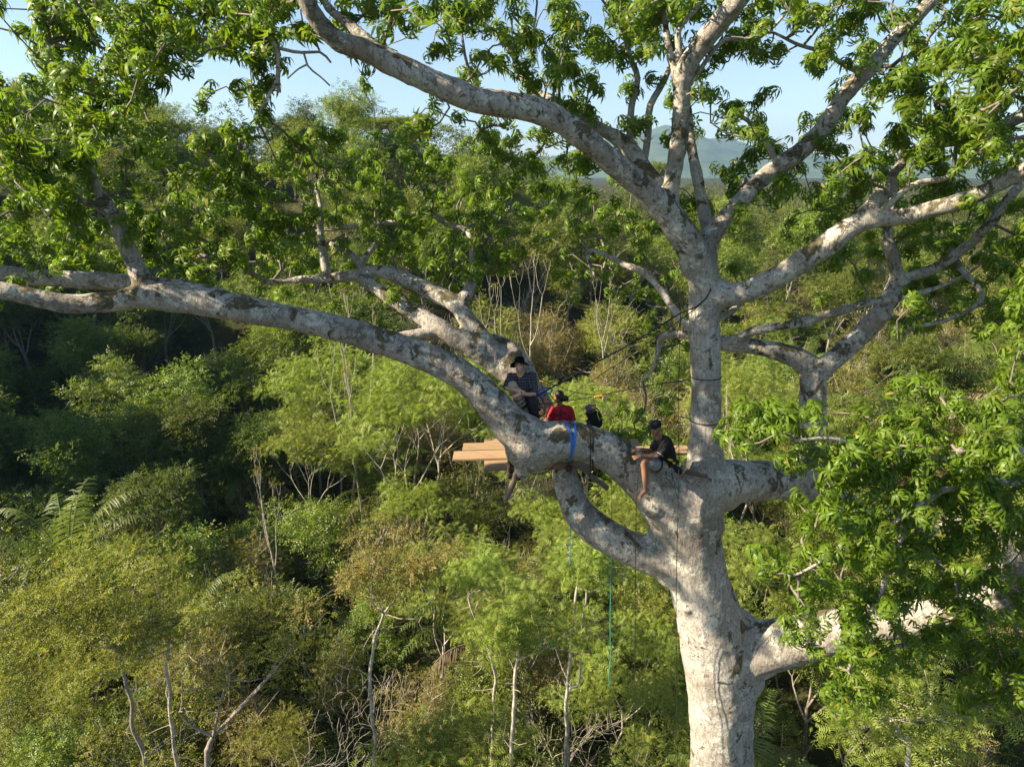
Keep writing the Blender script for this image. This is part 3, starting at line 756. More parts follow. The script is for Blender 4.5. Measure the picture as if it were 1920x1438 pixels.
def tree_proto(kind, name, seed, h, r0, levels, nsplit, spread, unit, n, rad, size, leaf, wood, frac=0.4, flat=0.6, up=0.15, lean=0.1, fill=0, shrink=.68):
    g = np.random.default_rng(seed)
    lines, tips = grow(g, (0, 0, -0.3), (g.normal() * lean, g.normal() * lean, 1), h * frac, r0, levels, nsplit, spread, up, shrink=shrink)
    w = MB()
    for pts, rr in lines: w.tube(pts, rr, 7 if rr[0] > 0.04 else 4, cap=False)
    cs = np.array([t[0] for t in tips])
    if fill:
        cs = np.vstack([cs, cs[g.integers(0, len(cs), fill)] * [1, 1, 0.85] + g.normal(size=(fill, 3)) * 0.5])
    proto(kind, name, w, wood, leaf_cloud(g, cs, n, rad, unit, size, flat) if n else None, leaf)
def shrub_proto(kind, name, seed, rx, h, nc, n, rad, unit, size, leaf, wood, sticks=14):
    """mound of foliage down to the ground with stems inside and bare shoots out of the top"""
    g = np.random.default_rng(seed)
    w = MB(); cs = []
    lob = [(g.normal() * rx * .35, g.normal() * rx * .35, h * (0.55 + 0.45 * g.random()), rx * (0.5 + 0.35 * g.random())) for _ in range(5)]
    for k in range(nc):
        lx, ly, lh, lr = lob[g.integers(0, 5)]
        a = g.random() * 6.28; e = math.asin(g.random() ** 0.7)
        cs.append((lx + lr * math.cos(a) * math.cos(e), ly + lr * math.sin(a) * math.cos(e), lh * (0.12 + 0.88 * math.sin(e)) - 0.2))
    cs = np.array(cs)
    for k in range(sticks):
        c = cs[g.integers(0, nc)]; b0 = np.array([g.normal() * .3, g.normal() * .3, -.2])
        tip = c * (1.0 + 0.12 * g.random()) + np.array([0, 0, 0.1 + 0.5 * g.random()])
        m_ = (b0 + tip) / 2 + g.normal(size=3) * 0.25
        w.tube(catmull(np.vstack([b0, m_, tip]), 0.5), np.linspace(0.04, 0.008, len(catmull(np.vstack([b0, m_, tip]), 0.5))), 4, cap=False)
        for _ in range(2):
            q0 = m_ + (tip - m_) * g.random(); q1 = q0 + g.normal(size=3) * 0.5 + np.array([0, 0, .3])
            w.tube([q0, (q0 + q1) / 2 + g.normal(size=3) * 0.06, q1], [0.012, 0.009, 0.004], 4, cap=False)
    proto(kind, name, w, wood, leaf_cloud(g, cs, n, rad, unit, size, 0.7), leaf)
for s in range(3):
    tree_proto('feathery', 'feathery_tree', 20 + s, 8.0, 0.085, 3, 3, 0.62, 'feather', 74, 0.8, 1.3, M['leaf_feather'], M['pale_wood'], frac=(0.48, 0.38, 0.55)[s], flat=0.42, up=0.12)
for s in range(2):
    tree_proto('yellow', 'fine_leaved_tree', 30 + s, 7.0, 0.10, 3, 3, 0.7, 'small', 60, 0.8, 1.1, M['leaf_yellow'], M['grey_wood'], frac=0.36, flat=0.5, up=0.1)
for s in range(3):
    tree_proto('broad', 'broadleaf_tree', 40 + s, 8.0, 0.12, 3, 3, 0.6, 'spray', 54, 0.85, 1.2, M['leaf_broad'], M['grey_wood'], frac=0.4, flat=0.7, fill=14)
for s in range(2):
    tree_proto('dark', 'dark_leaved_tree', 50 + s, 8.0, 0.12, 3, 3, 0.6, 'spray', 54, 0.9, 1.25, M['leaf_dark'], M['grey_wood'], frac=0.38, flat=0.65, fill=18)
for s in range(2):
    shrub_proto('bush', 'leafy_bush', 60 + s, 2.4, 4.2, 60, 46, 0.62, 'spray', 1.0, M['leaf_broad'], M['pale_wood'], 26)
    shrub_proto('darkbush', 'dark_bush', 65 + s, 2.5, 4.0, 60, 46, 0.65, 'spray', 1.05, M['leaf_dark'], M['grey_wood'])
    shrub_proto('vine', 'vine_covered_shrub', 70 + s, 2.3, 4.4, 60, 44, 0.6, 'small', 1.0, M['leaf_vine'], M['pale_wood'], 54)
    shrub_proto('yellowbush', 'yellow_green_bush', 75 + s, 2.4, 4.0, 60, 46, 0.6, 'small', 1.0, M['leaf_yellow'], M['pale_wood'], 40)
shrub_proto('orange', 'orange_leaved_bush', 80, 1.7, 4.2, 30, 40, 0.5, 'small', 1.0, M['leaf_orange'], M['grey_wood'], 16)
# big-leaved pioneer sapling clumps
tree_proto('sapling', 'big_leaved_sapling', 85, 5.0, 0.05, 2, 3, 0.6, 'big', 26, 0.5, 1.0, M['leaf_broad'], M['pale_wood'], frac=0.55, flat=0.8)
# bare pale trees with small tufts at the branch ends
for s in range(3):
    g = np.random.default_rng(90 + s)
    lines, tips = grow(g, (0, 0, -.3), (0.08 * (s - 1), 0.03, 1), 4.6, 0.085, 3, 2, 0.72, 0.42, 0.10, 0.55)
    w = MB()
    for pts, rr in lines: w.tube(pts, np.maximum(rr, 0.012), 6 if rr[0] > .04 else 4, cap=False)
    cs = np.array([t[0] for t in tips])
    proto('bare', 'bare_pale_tree', w, M['pale_wood'], leaf_cloud(g, cs, 9, 0.22, 'small', 0.8, 0.5), M['leaf_yellow'])
# leafless twiggy shrub
for s in range(2):
    g = np.random.default_rng(95 + s); w = MB()
    for k in range(5):
        lines, tips = grow(g, (g.normal() * .3, g.normal() * .3, -.2), (g.normal() * .5, g.normal() * .5, 1), 1.7, 0.022, 3, 3, 0.6, 0.03, 0.2, 0.72)
        for pts, rr in lines: w.tube(pts, np.maximum(rr, 0.005), 4, cap=False)
    proto('twiggy', 'leafless_shrub', w, M['pale_wood'], None, None)
# palms: arching fronds with hanging leaflets
def palm_proto(seed, nf, L, dry):
    g = np.random.default_rng(seed)
    fronds, drys = [], []
    for k in range(nf + dry):
        a = k * 2.4 + g.normal() * 0.2
        isdry = k >= nf
        el = R(86 - 40 * (k / max(nf - 1, 1)) + g.normal() * 6) if not isdry else R(20)
        l = L * (0.8 + 0.3 * g.random()); n = 42
        d = np.array([math.cos(a) * math.cos(el), math.sin(a) * math.cos(el), math.sin(el)])
        p = np.array([math.cos(a) * .12, math.sin(a) * .12, 0.4]); pts = [p]; dirs = [d]
        for i_ in range(n):
            d = d + np.array([0, 0, -(0.030 + 0.05 * i_ / n) * (1.5 if isdry else 1)]); d /= np.linalg.norm(d)
            p = p + d * l / n; pts.append(p); dirs.append(d)
        pts = np.array(pts); b_ = MB()
        b_.tube(pts, np.linspace(0.03, 0.006, n + 1), 4, cap=False)
        for i_ in range(5, n + 1):
            d = dirs[i_]; sd = np.cross(d, [0, 0, 1.0]); sd /= max(np.linalg.norm(sd), 1e-6)
            f = i_ / n; ll = 0.62 * math.sin(math.pi * (0.18 + 0.80 * f)) + 0.1
            for sg in (-1, 1):
                dd = sd * sg * 0.75 + d * 0.45 + np.array([0, 0, -0.35 - (0.5 if isdry else 0)]) + g.normal(size=3) * 0.12
                dd /= np.linalg.norm(dd); p0 = pts[i_]; p1 = p0 + dd * ll * 0.55
                d2 = dd + np.array([0, 0, -0.55]); d2 /= np.linalg.norm(d2); p2 = p1 + d2 * ll * 0.45
                b_.add([p0 - d * .018, p0 + d * .018, p1 - d * .027, p1 + d * .027, p2], None, [(0, 1, 3), (0, 3, 2), (2, 3, 4)])
        me = b_.mesh('frond'); me.materials.append(M['palm_dry'] if isdry else M['palm_leaf'])
        fronds.append(me)
    w = MB().tube([(0, 0, -.3), (0, 0, .3), (0, 0, .75)], [.16, .17, .12], 9)
    me = w.mesh('trunk'); me.materials.append(M['brown_wood'])
    PROTO.setdefault('palm', []).append(('palm', me, None, fronds))
palm_proto(101, 13, 4.2, 2); palm_proto(102, 15, 3.6, 2); palm_proto(103, 11, 4.8, 1)
# wide-domed forest trees for the ridge: crown 14 m wide, 15 m tall in all
for s in range(2):
    g = np.random.default_rng(110 + s)
    w = MB(); cs = []
    for k in range(9):
        a = k * 0.7 + g.normal() * .2; rr = 0 if k == 0 else 3.2 + 1.4 * g.random(); zc = 10.2 - 0.28 * rr + g.normal() * .4
        c = np.array([rr * math.cos(a), rr * math.sin(a), zc]); lr = 2.6 + 0.8 * g.random()
        w.tube(catmull(np.vstack([[0, 0, -.5], [0, 0, 4.5], c * [.5, .5, 1] - [0, 0, 2], c]), .8), np.linspace(.4, .1, len(catmull(np.vstack([[0, 0, -.5], [0, 0, 4.5], c * [.5, .5, 1] - [0, 0, 2], c]), .8))), 6, cap=False)
        for _ in range(34):
            o_ = g.normal(size=3); o_ /= np.linalg.norm(o_); o_[2] = abs(o_[2]) * 1.0 - 0.25
            cs.append(c + o_ * lr * np.array([1, 1, .85]))
    proto('dome', 'domed_ridge_tree', w, M['grey_wood'], leaf_cloud(g, np.array(cs), 22, 0.95, 'far', 0.62, 0.6), M['leaf_broad'])

def plant(kind, x, y, scale=1.0, rz=None, v=None, label=None, cat='tree', group=None, dz=0.0, name=None, lean=None, sz=None):
    lst = PROTO[kind]
    nm, mw, mc, ex = lst[(v if v is not None else prng.integers(0, len(lst))) % len(lst)]
    r_ = empty(name or nm, (x, y, float(ground(x, y)) + dz), prng.random() * 6.28 if rz is None else rz)
    r_.scale = (scale, scale, scale if sz is None else sz)
    if lean: r_.rotation_euler[0], r_.rotation_euler[1] = lean
    if mw: obj('trunk', mw, None, r_)
    if mc: obj('crown', mc, None, r_)
    if ex:
        for me in ex: obj('frond', me, None, r_)
    return tag(r_, label, cat, group)
prng = np.random.default_rng(77)
def X_at(px, py, Y): return P(px, py, Y).x
def pix(x, y, z):
    yy, zz = y, z - CZ
    d = yy * _cp - zz * _sp
    return 960 + FPX * x / d, 719 - FPX * (yy * _sp + zz * _cp) / d

# ---- plants one can pick out in the photo: kind, variant, px, py (of the base or crown), distance, scale, turn, label
NAMED = [
 ('bare', 0, 628, 545, 48, 1.45, 0.3, 'tall bare pale tree with candelabra branches below the great left limb'),
 ('bare', 1, 662, 615, 46, 1.2, 2.2, 'straight slim bare tree just right of the candelabra one'),
 ('bare', 2, 940, 490, 60, 1.35, 1.0, 'bare white-stemmed tree standing left of the hat man\'s head'),
 ('bare', 0, 1006, 470, 62, 1.45, 4.0, 'bare pale tree rising behind the man in the black hat'),
 ('bare', 1, 498, 835, 36, 0.8, 0.6, 'small pale tufted sapling alone in the dark green hollow'),
 ('bare', 2, 1150, 500, 66, 1.1, 5.0, 'bare whitish tree on the bright slope left of the upper trunk'),
 ('bare', 1, 1365, 690, 33, 0.95, 2.6, 'bare pale tree close behind the right of the main trunk'),
 ('palm', 0, 100, 900, 36, 1.25, 0.5, 'large glossy palm at the left edge of the shaded hollow', 'palm'),
 ('palm', 1, 455, 690, 50, 1.2, 1.5, 'palm with drooping crown under the middle of the great left limb', 'palm'),
 ('palm', 2, 700, 750, 46, 0.95, 2.5, 'upright palm beside the slim bare tree below the great left limb', 'palm'),
 ('palm', 0, 900, 930, 31, 1.05, 4.0, 'sunlit palm hanging just below the left plank ends', 'palm'),
 ('palm', 2, 990, 950, 32, 0.9, 5.2, 'palm with dry fronds under the broken limb stub', 'palm'),
 ('palm', 1, 1120, 1400, 20, 0.8, 1.2, 'dark palm low at the bottom left of the main trunk', 'palm'),
 ('palm', 0, 1400, 1420, 21, 0.8, 2.0, 'shaded palm at the bottom right of the main trunk', 'palm'),
 ('palm', 2, 330, 1050, 29, 0.8, 0.2, 'palm poking out behind the yellow-green tree at lower left', 'palm'),
 ('palm', 1, 1780, 610, 62, 1.2, 1.0, 'bright palm on the sunny slope at far right', 'palm'),
 ('palm', 2, 1700, 660, 58, 1.1, 2.0, 'bright palm left of the far right slope', 'palm'),
 ('palm', 0, 1880, 640, 60, 1.1, 3.0, 'bright palm at the right edge of the sunny slope', 'palm'),
 ('orange', 0, 205, 790, 41, 1.15, 0, 'bush with orange-yellow leaves in the shaded hollow', 'bush'),
 ('orange', 0, 1575, 830, 33, 1.1, 2, 'yellow-orange bush behind the right-hand limb fork', 'bush'),
 ('orange', 0, 1480, 1060, 24, 0.6, 1, 'small bush with a few orange leaves right of the trunk', 'bush'),
 ('twiggy', 0, 80, 800, 36, 1.8, 1, 'leaning leafless shrub with curling white twigs at left edge', 'shrub'),
 ('twiggy', 1, 660, 1120, 27, 1.3, 2, 'leafless pale shrub on the slope right of the yellow-green tree', 'shrub'),
 ('twiggy', 0, 1060, 700, 46, 1.8, 3, 'tangle of bare pale twigs behind the woman in red', 'shrub'),
 ('twiggy', 1, 1180, 740, 42, 1.6, 4, 'tangle of bare pale twigs between backpack and sitting man', 'shrub'),
 ('twiggy', 1, 1600, 1420, 20, 0.9, 4, 'leafless shrub at the bottom below the right-hand foliage', 'shrub'),
 ('twiggy', 0, 60, 1400, 21, 1.0, 5, 'leafless pale shrub in the bottom left corner', 'shrub'),
 ('twiggy', 0, 180, 1270, 21, 1.1, 2, 'bare twigs standing in the yellow-green tree at lower left', 'shrub'),
 ('twiggy', 1, 560, 1230, 23, 1.3, 1, 'bare twigs beside the low-forking pale tree', 'shrub'),
 ('twiggy', 0, 850, 1280, 22, 1.2, 0, 'bare twigs between the two thin trees at bottom centre', 'shrub'),
 ('twiggy', 1, 1010, 1100, 25, 1.5, 3, 'bare twigs on the slope right below the platform', 'shrub'),
 ('twiggy', 0, 1130, 600, 52, 2.0, 1, 'bare twigs on the bright slope left of the upper trunk', 'shrub'),
 ('twiggy', 1, 960, 640, 50, 1.8, 1, 'bare twigs above the hat man on the bright slope', 'shrub'),
 ('twiggy', 1, 830, 790, 40, 1.2, 5, 'pale dead shrub left of the planks under the great limb', 'shrub'),
]
occ = []; PALMS = []
for row in NAMED:
    kind, v, px, py, Y, sc, rz, lab = row[:8]
    cat = row[8] if len(row) > 8 else 'tree'
    p = P(px, py, Y); gz = float(ground(p.x, p.y))
    dz = max(0.0, (p.z - gz)) if kind == 'palm' else 0.0
    r_ = plant(kind, p.x, p.y, sc, rz, v, lab, cat)
    if kind == 'palm':
        r_.scale = (sc * 1.35, sc * 1.35, sc * 1.25)
        if dz > 2.9:                       # its crown stands on a slim dark stem
            r_.location.z = gz + min(dz - 2.6, 3.2)
            MB().tube([(0, 0, -min(dz - 2.6, 3.2) / sc / 1.25 - .3), (0.05, 0, -min(dz - 2.6, 3.2) / sc * .4), (0, 0, .1)], [.12, .10, .11], 8).build('stem', M['brown_wood'], r_)
        occ.append((p.x, p.y, 2.8)); PALMS.append((p.x, p.y, lab))
    if kind in ('bare',):                  # stretch so that the base reaches the ground below that pixel
        r_.location.z = gz
        r_.scale.z = (p.z - gz) / 9.4
    occ.append((p.x, p.y, 1.6 * sc))
# slender trees of the near bottom edge: base px, fork px, crown px and distance
def slender(pts, Y, r0, crown, leaf, lab, name='slender_tree', nb=5, nper=60, unit='feather', size=1.2, seed=0, wood='pale_wood'):
    g = np.random.default_rng(seed)
    a = P(*pts[0], Y); gz = float(ground(a.x, a.y))
    rt = empty(name, (a.x, a.y, gz)); off = (a.x, a.y, gz)
    rows = [[a.x + g.normal() * .2, a.y, gz - .3, r0 * 1.25]] + [[*P(x, y, Y), r0 * (1 - 0.45 * k / len(pts))] for k, (x, y) in enumerate(pts)]
    c = catmull(rows, 0.25)
    c[:, :3] += np.array([[mnoise.noise(Vector((q_[2] * .9, seed, 0))), mnoise.noise(Vector((q_[2] * .9, seed + 5, 3))), 0] for q_ in c]) * .10
    c[:, 3] *= 1 + 0.12 * np.sin(np.arange(len(c)) * 1.3 + seed)
    w = MB().tube(c[:, :3], c[:, 3], 8, cap=False)
    for _ in range(9):
        q0 = c[g.integers(len(c) // 2, len(c)), :3]; q1 = q0 + g.normal(size=3) * [.6, .6, .25] + [0, 0, .3]
        w.tube([q0, (q0 + q1) / 2 + g.normal(size=3) * .08, q1], [.016, .011, .004], 4, cap=False)
    top_ = c[-1, :3]; cs = []
    for (x, y, dy) in crown:
        e = np.array(P(x, y, Y + dy)); d = e - top_
        m1 = top_ + d * .5 + g.normal(size=3) * .18 + np.array([0, 0, -.05])
        cc = catmull(np.vstack([top_, m1, e]), 0.3); w.tube(cc, np.linspace(r0 * .5, r0 * .14, len(cc)), 6, cap=False)
        cs.append(e)
        for _ in range(nb):
            t_ = 0.45 + 0.55 * g.random(); q0 = top_ + d * t_; q1 = q0 + g.normal(size=3) * [.7, .8, .3] + [0, 0, .35]
            w.tube([q0, (q0 + q1) / 2 + g.normal(size=3) * .06, q1], [r0 * .22, r0 * .16, .008], 4, cap=False); cs.append(q1)
    w.build('trunk', M[wood], rt, off)
    if nper:
        v_, t_ = leaf_cloud(g, np.array(cs), nper, 0.55, unit, size, 0.45)
        obj('crown', mesh_np('crown', v_ - np.array(off), t_), M[leaf], rt)
    tag(rt, lab, 'tree'); occ.append((a.x, a.y, 1.2)); return rt
slender([(958,1438),(964,1330),(966,1255),(975,1235)], 20.5, 0.07, [(930,1180,-.4),(1000,1160,.3),(1060,1190,0),(965,1130,.6),(900,1170,.5)], 'leaf_feather', 'slender straight tree with feathery crown at bottom centre', seed=1)
slender([(1060,1438),(1062,1330),(1065,1270),(1078,1130),(1085,1080)], 23, 0.07, [(1100,1040,0),(1140,1060,.4),(1060,1050,-.3),(1180,1075,.2)], 'leaf_feather', 'tall thin twin-stemmed tree left of the trunk base', seed=2, nper=50)
slender([(1063,1320),(1085,1280),(1090,1180),(1100,1110)], 23.2, 0.055, [(1120,1070,0),(1160,1080,.2)], 'leaf_feather', 'second thin stem beside the tall twin-stemmed tree', seed=3, nper=14)
slender([(704,1438),(697,1330),(694,1260),(703,1200),(720,1150)], 21.5, 0.068, [(650,1080,0),(760,1080,.3),(700,1060,-.2),(800,1060,.2)], 'leaf_vine', 'pale forked thin tree overgrown with creepers at bottom centre left', seed=4, nper=60, unit='small')
slender([(925,1330),(928,1260),(900,1180),(875,1120)], 24, 0.06, [(860,1070,0),(905,1060,.2),(930,1090,0)], 'leaf_feather', 'thin curved pale tree behind the feathery bottom centre tree', seed=5, nper=45)
slender([(388,1438),(392,1400),(400,1380)], 20.5, 0.12, [(560,1200,.4),(330,1330,-.3),(430,1260,0),(610,1150,.5)], 'leaf_yellow', 'pale thick-stemmed tree forking low at bottom left', seed=6, nper=20, unit='small', wood='grey_wood')
slender([(272,1438),(252,1360),(238,1290),(222,1215)], 19.5, 0.075, [(60,1120,-.5),(150,1080,0),(260,1070,.3),(330,1120,.5),(0,1180,-.4),(120,1170,-.8),(420,1130,.8),(230,1160,-.6),(350,1200,0)], 'leaf_yellow', 'wide yellow-green tree spreading across the lower left', seed=7, nper=64, unit='small', size=1.0, wood='grey_wood', nb=7)
slender([(315,1290),(315,1230),(318,1180)], 20, 0.06, [(320,1150,0),(280,1235,-.1),(350,1160,.1)], 'leaf_yellow', 'dead grey pole-like trunk inside the yellow-green lower left tree', seed=8, nper=4, unit='small')
slender([(1700,1438),(1690,1380),(1680,1350)], 17, 0.07, [(1600,1330,0),(1660,1300,.3),(1750,1310,0),(1800,1340,.4),(1560,1380,-.3)], 'leaf_feather', 'feathery small tree at bottom right below the drooping leaves', seed=9, nper=50)
# ridge trees on the skyline
for px, pyt, wpx_, Y, v, lab in [(735,218,215,118,0,'big round-crowned dark tree on the skyline left of centre'), (290,218,165,130,1,'domed tree on the ridge skyline at upper left'),
                                (10,125,130,110,0,'dark tree showing at the upper left edge'), (1230,285,60,230,1,'small flat-topped far tree seen beside the upright limbs'), (390,262,70,150,1,'low tree right of the domed ridge tree')]:
    p = P(px, pyt, Y); gz = float(ground(p.x, p.y)); hh = max(6, p.z - gz)
    w_ = wpx(px, pyt, Y, wpx_)
    r_ = plant('dome', p.x, p.y, w_ / 14.0, 0.7 * v, v, lab, 'tree', sz=hh / 14.2)
    occ.append((p.x, p.y, 4))
p = P(527, 225, 120); plant('broad', p.x, p.y, 1.0, 0, 1, 'narrow young tree sticking up on the skyline', 'tree', sz=(p.z - float(ground(p.x, p.y))) / 8.6)

# ---- the rest of the near forest, one plant at a time
def zone(px, py):
    if py > 1000:
        if px < 620: return ['yellow', 'yellowbush', 'yellow', 'vine', 'bush'], 'in the lower left'
        if px < 900: return ['vine', 'yellowbush', 'feathery', 'bush', 'vine'], 'on the lower centre left'
        if px < 1330: return ['feathery', 'broad', 'darkbush', 'feathery', 'feathery'], 'left of the trunk foot'
        return ['feathery', 'bush', 'darkbush', 'broad', 'vine'], 'in the lower right beyond the trunk'
    if py > 800:
        if px < 560: return ['darkbush', 'dark', 'bush', 'dark', 'broad'], 'in the shaded hollow at left'
        if px < 1320: return ['feathery', 'feathery', 'yellowbush', 'feathery', 'bush'], 'on the sunny slope below the platform'
        return ['bush', 'yellowbush', 'vine', 'feathery', 'broad'], 'behind the right-hand limbs'
    if py > 560:
        if px < 700: return ['dark', 'darkbush', 'dark', 'broad', 'bush'], 'under the great left limb'
        if px < 1330: return ['vine', 'yellowbush', 'vine', 'twiggy', 'bush', 'yellowbush'], 'on the bright slope behind the people'
        return ['bush', 'yellowbush', 'broad', 'vine', 'palm', 'bush'], 'on the sunny right-hand slope'
    if px < 900: return ['broad', 'dark', 'bush', 'broad'], 'on the left hillside below the skyline'
    return ['broad', 'bush', 'yellowbush', 'broad', 'vine'], 'on the right hillside below the mountain'
LOOK = {'feathery': ('feathery light green tree', 'tree'), 'yellow': ('fine-leaved yellow-green tree', 'tree'), 'yellowbush': ('rounded yellow-green bush', 'bush'), 'vine': ('creeper-covered olive shrub', 'shrub'),
        'bush': ('leafy mid-green bush', 'bush'), 'darkbush': ('dense dark green bush', 'bush'), 'dark': ('dark green leafy tree', 'tree'), 'broad': ('broad-leaved green tree', 'tree'), 'twiggy': ('leafless pale twiggy shrub', 'shrub'), 'palm': ('palm with arching fronds', 'palm'), 'sapling': ('big-leaved sapling', 'tree')}
for k_, (x_, y_, lab_) in enumerate(PALMS):
    r0_ = math.hypot(x_, y_); f_ = (r0_ - 1.9) / r0_
    kk = ('darkbush' if x_ < -6 and y_ > 33 else 'bush', 'vine', 'bush')[k_ % 3]
    plant(kk, x_ * f_ + 0.6 * math.sin(k_ * 2.3), y_ * f_, 1.3, None, None, 'low bush at the foot of the ' + ' '.join(lab_.split()[:9]), 'bush', 'bushes at the feet of palms')
NPL = 0; FILL = {}
y = 17.5
while y < 98:
    s = 2.75 + 0.036 * y
    xm = 0.80 * y + 4
    x = -xm
    while x < xm:
        xx, yy = x + prng.normal() * s * .28, y + prng.normal() * s * .28
        x += s
        if any((xx - a) ** 2 + (yy - b_) ** 2 < (c_ * 0.8) ** 2 for a, b_, c_ in occ) and prng.random() < 0.92: continue
        if math.hypot(xx - root_p.x, yy - root_p.y) < 3.0: continue
        px, py = pix(xx, yy, float(ground(xx, yy)) + 5)
        if py > 1620 or px < -150 or px > 2070: continue
        ks, where = zone(px, py)
        k = ks[prng.integers(0, len(ks))]
        sc = (0.8 + 0.5 * prng.random()) * (1.0 + 0.004 * y)
        if py > 1150: sc *= 0.80
        if k in ('bush', 'darkbush', 'vine', 'yellowbush'): sc *= 1.12
        look, cat = LOOK[k]
        FILL.setdefault((look, where), []).append((px, plant(k, xx, yy, sc, None, None, f'{look} {where}', cat)))
        NPL += 1
    y += s * 0.95
ORD = ['second', 'third', 'fourth', 'fifth', 'sixth', 'seventh', 'eighth', 'ninth', 'tenth', 'eleventh', 'twelfth', 'thirteenth', 'fourteenth', 'fifteenth', 'sixteenth', 'seventeenth', 'eighteenth', 'nineteenth', 'twentieth', 'twenty-first', 'twenty-second', 'twenty-third', 'twenty-fourth', 'twenty-fifth', 'twenty-sixth', 'twenty-seventh', 'twenty-eighth']
for (look, where), lst in FILL.items():
    lst.sort(key=lambda a: a[0]); n = len(lst)
    for k, (_, o) in enumerate(lst):
        if n == 1: w_ = ''
        elif k == 0: w_ = 'leftmost '
        elif k == n - 1: w_ = 'rightmost '
        else: w_ = ORD[min(k - 1, len(ORD) - 1)] + ' '
        o['label'] = f'{w_}{look} {"from the left " if w_ and k not in (0, n - 1) else ""}{where}'
        o['group'] = f'{look.replace("shrub", "shrubs").replace("bush", "bushes").replace("tree", "trees").replace("palm", "palms")} {where}'
print('plants', NPL)
# ---- low growth between them and the far woods: masses nobody could count
g = np.random.default_rng(5)
cs = []
yy = 15.0
n_ = 2400
u = g.random(n_); yc = 14 + 70 * u ** 1.3; xc = (g.random(n_) * 2 - 1) * (0.8 * yc + 3)
hc = ground(xc, yc) + 0.2 + 1.9 * g.random(n_) ** 1.5
cs = np.stack([xc, yc, hc], -1)
v_, t_ = leaf_cloud(g, cs, 7, 0.8, 'spray', 1.6, 0.7)
tag(obj('undergrowth', mesh_np('undergrowth', v_, t_), M['leaf_dark']), 'low tangled green undergrowth covering the forest floor between the trees', 'undergrowth', kind='stuff')
cs = []
for k in range(760):
    d = math.sqrt(90 ** 2 + (170 ** 2 - 90 ** 2) * g.random()) if k < 480 else 170 + 230 * g.random()
    a = (g.random() * 2 - 1) * 0.67
    xx, yy = math.sin(a) * d * 1.05, math.cos(a) * d
    rr = 2.6 + 2.4 * g.random(); hh = 3.5 + 4.5 * g.random() ** 1.5; z0 = float(ground(xx, yy))
    for _ in range(int(9 + 4 * g.random())):
        a2 = g.random() * 6.28; e = math.asin(g.random())
        cs.append((xx + rr * .8 * math.cos(a2) * math.cos(e), yy + rr * .8 * math.sin(a2) * math.cos(e), z0 + hh * (0.08 + 0.92 * math.sin(e))))
cs = np.array(cs)
dd = np.hypot(cs[:, 0], cs[:, 1])
nearc, farc = cs[dd < 170], cs[dd >= 170]
v1, t1 = leaf_cloud(g, nearc, 10, 1.15, 'far', 0.78, 0.7)
v2, t2 = leaf_cloud(g, farc, 4, 1.7, 'far', 1.6, 0.7)
M['far_leaf'] = leaf_mat('far_leaf', (0.06, 0.092, 0.018), (0.14, 0.175, 0.036), 0.35, 0.7, 0.12, dry=(0.16, 0.13, 0.05), dry_amt=0.06)
tag(obj('hillside_forest', mesh_np('hillside_forest', np.vstack([v1, v2]), np.vstack([t1, t2 + len(v1)])), M['far_leaf']), 'far green forest covering the hillsides up to the skyline', 'forest', kind='stuff')
print('far tris', len(t1) + len(t2), 'under tris', len(t_))
# ---- the air
hz = MB().box((0, 0, 0), (14000, 14000, 2000))
m, N, L, b = newmat('haze')
N.remove(b)
pv = N.new('ShaderNodeVolumePrincipled'); pv.inputs['Color'].default_value = (0.28, 0.54, 1.0, 1)
pv.inputs['Density'].default_value = 0.0001; pv.inputs['Anisotropy'].default_value = 0.2
L.new(pv.outputs[0], N['Material Output'].inputs['Volume'])
HAZE_TOP = 430.0; HAZE_BOT = -8.0
o = hz.build('haze', m); o.scale.z = (HAZE_TOP - HAZE_BOT) / 2000; o.location.z = (HAZE_TOP + HAZE_BOT) / 2
tag(o, kind='stuff')
# ------------------------------------------------------------------ platform, ropes, people
from mathutils.bvhtree import BVHTree
wv = [Vector(c) for c in (co + np.array(OFF))]
wood_bvh = BVHTree.FromPolygons(wv, [tuple(p.vertices) for p in wood.polygons])
def snap_ray(p, d, lift=0.01):
    h = wood_bvh.ray_cast(Vector(p), Vector(d).normalized())
    return (h[0] - Vector(d).normalized() * lift) if h[0] is not None else None
# planks
m, N, L, b = newmat('sawn_plank')
tc = N.new('ShaderNodeTexCoord'); mp = N.new('ShaderNodeMapping'); mp.inputs['Scale'].default_value = (1.2, 14, 14)
L.new(tc.outputs['Object'], mp.inputs[0]); n1 = tnoise(N, L, mp.outputs[0], 3, 6, 0.65, 0.8); n2 = tnoise(N, L, tc.outputs['Object'], 1.3, 3)
oi = N.new('ShaderNodeObjectInfo')
c1 = ramp(N, L, n1.outputs[0], [(0.3, (0.22, 0.125, 0.055)), (0.55, (0.40, 0.25, 0.115)), (0.75, (0.52, 0.365, 0.19))]).outputs[0]
c2 = mixc(N, L, math_n(N, L, 'MULTIPLY', n2.outputs[0], 0.35), c1, (0.33, 0.26, 0.19))
hs = N.new('ShaderNodeHueSaturation'); L.new(c2, hs.inputs['Color'])
vv = math_n(N, L, 'MULTIPLY_ADD', oi.outputs['Random'], 0.4); vv.node.inputs[2].default_value = 0.52; L.new(vv, hs.inputs['Value'])
L.new(hs.outputs[0], b.inputs['Base Color']); b.inputs['Roughness'].default_value = 0.75
bp = N.new('ShaderNodeBump'); bp.inputs['Strength'].default_value = 0.3; bp.inputs['Distance'].default_value = 0.01
L.new(n1.outputs[0], bp.inputs['Height']); L.new(bp.outputs[0], b.inputs['Normal'])
M['plank'] = m
PZ = CZ - 4.97
plat = empty('tree_platform', (0.9, 12.4, PZ))
tag(plat, 'rough sawn plank platform fixed behind the great limb', 'platform')
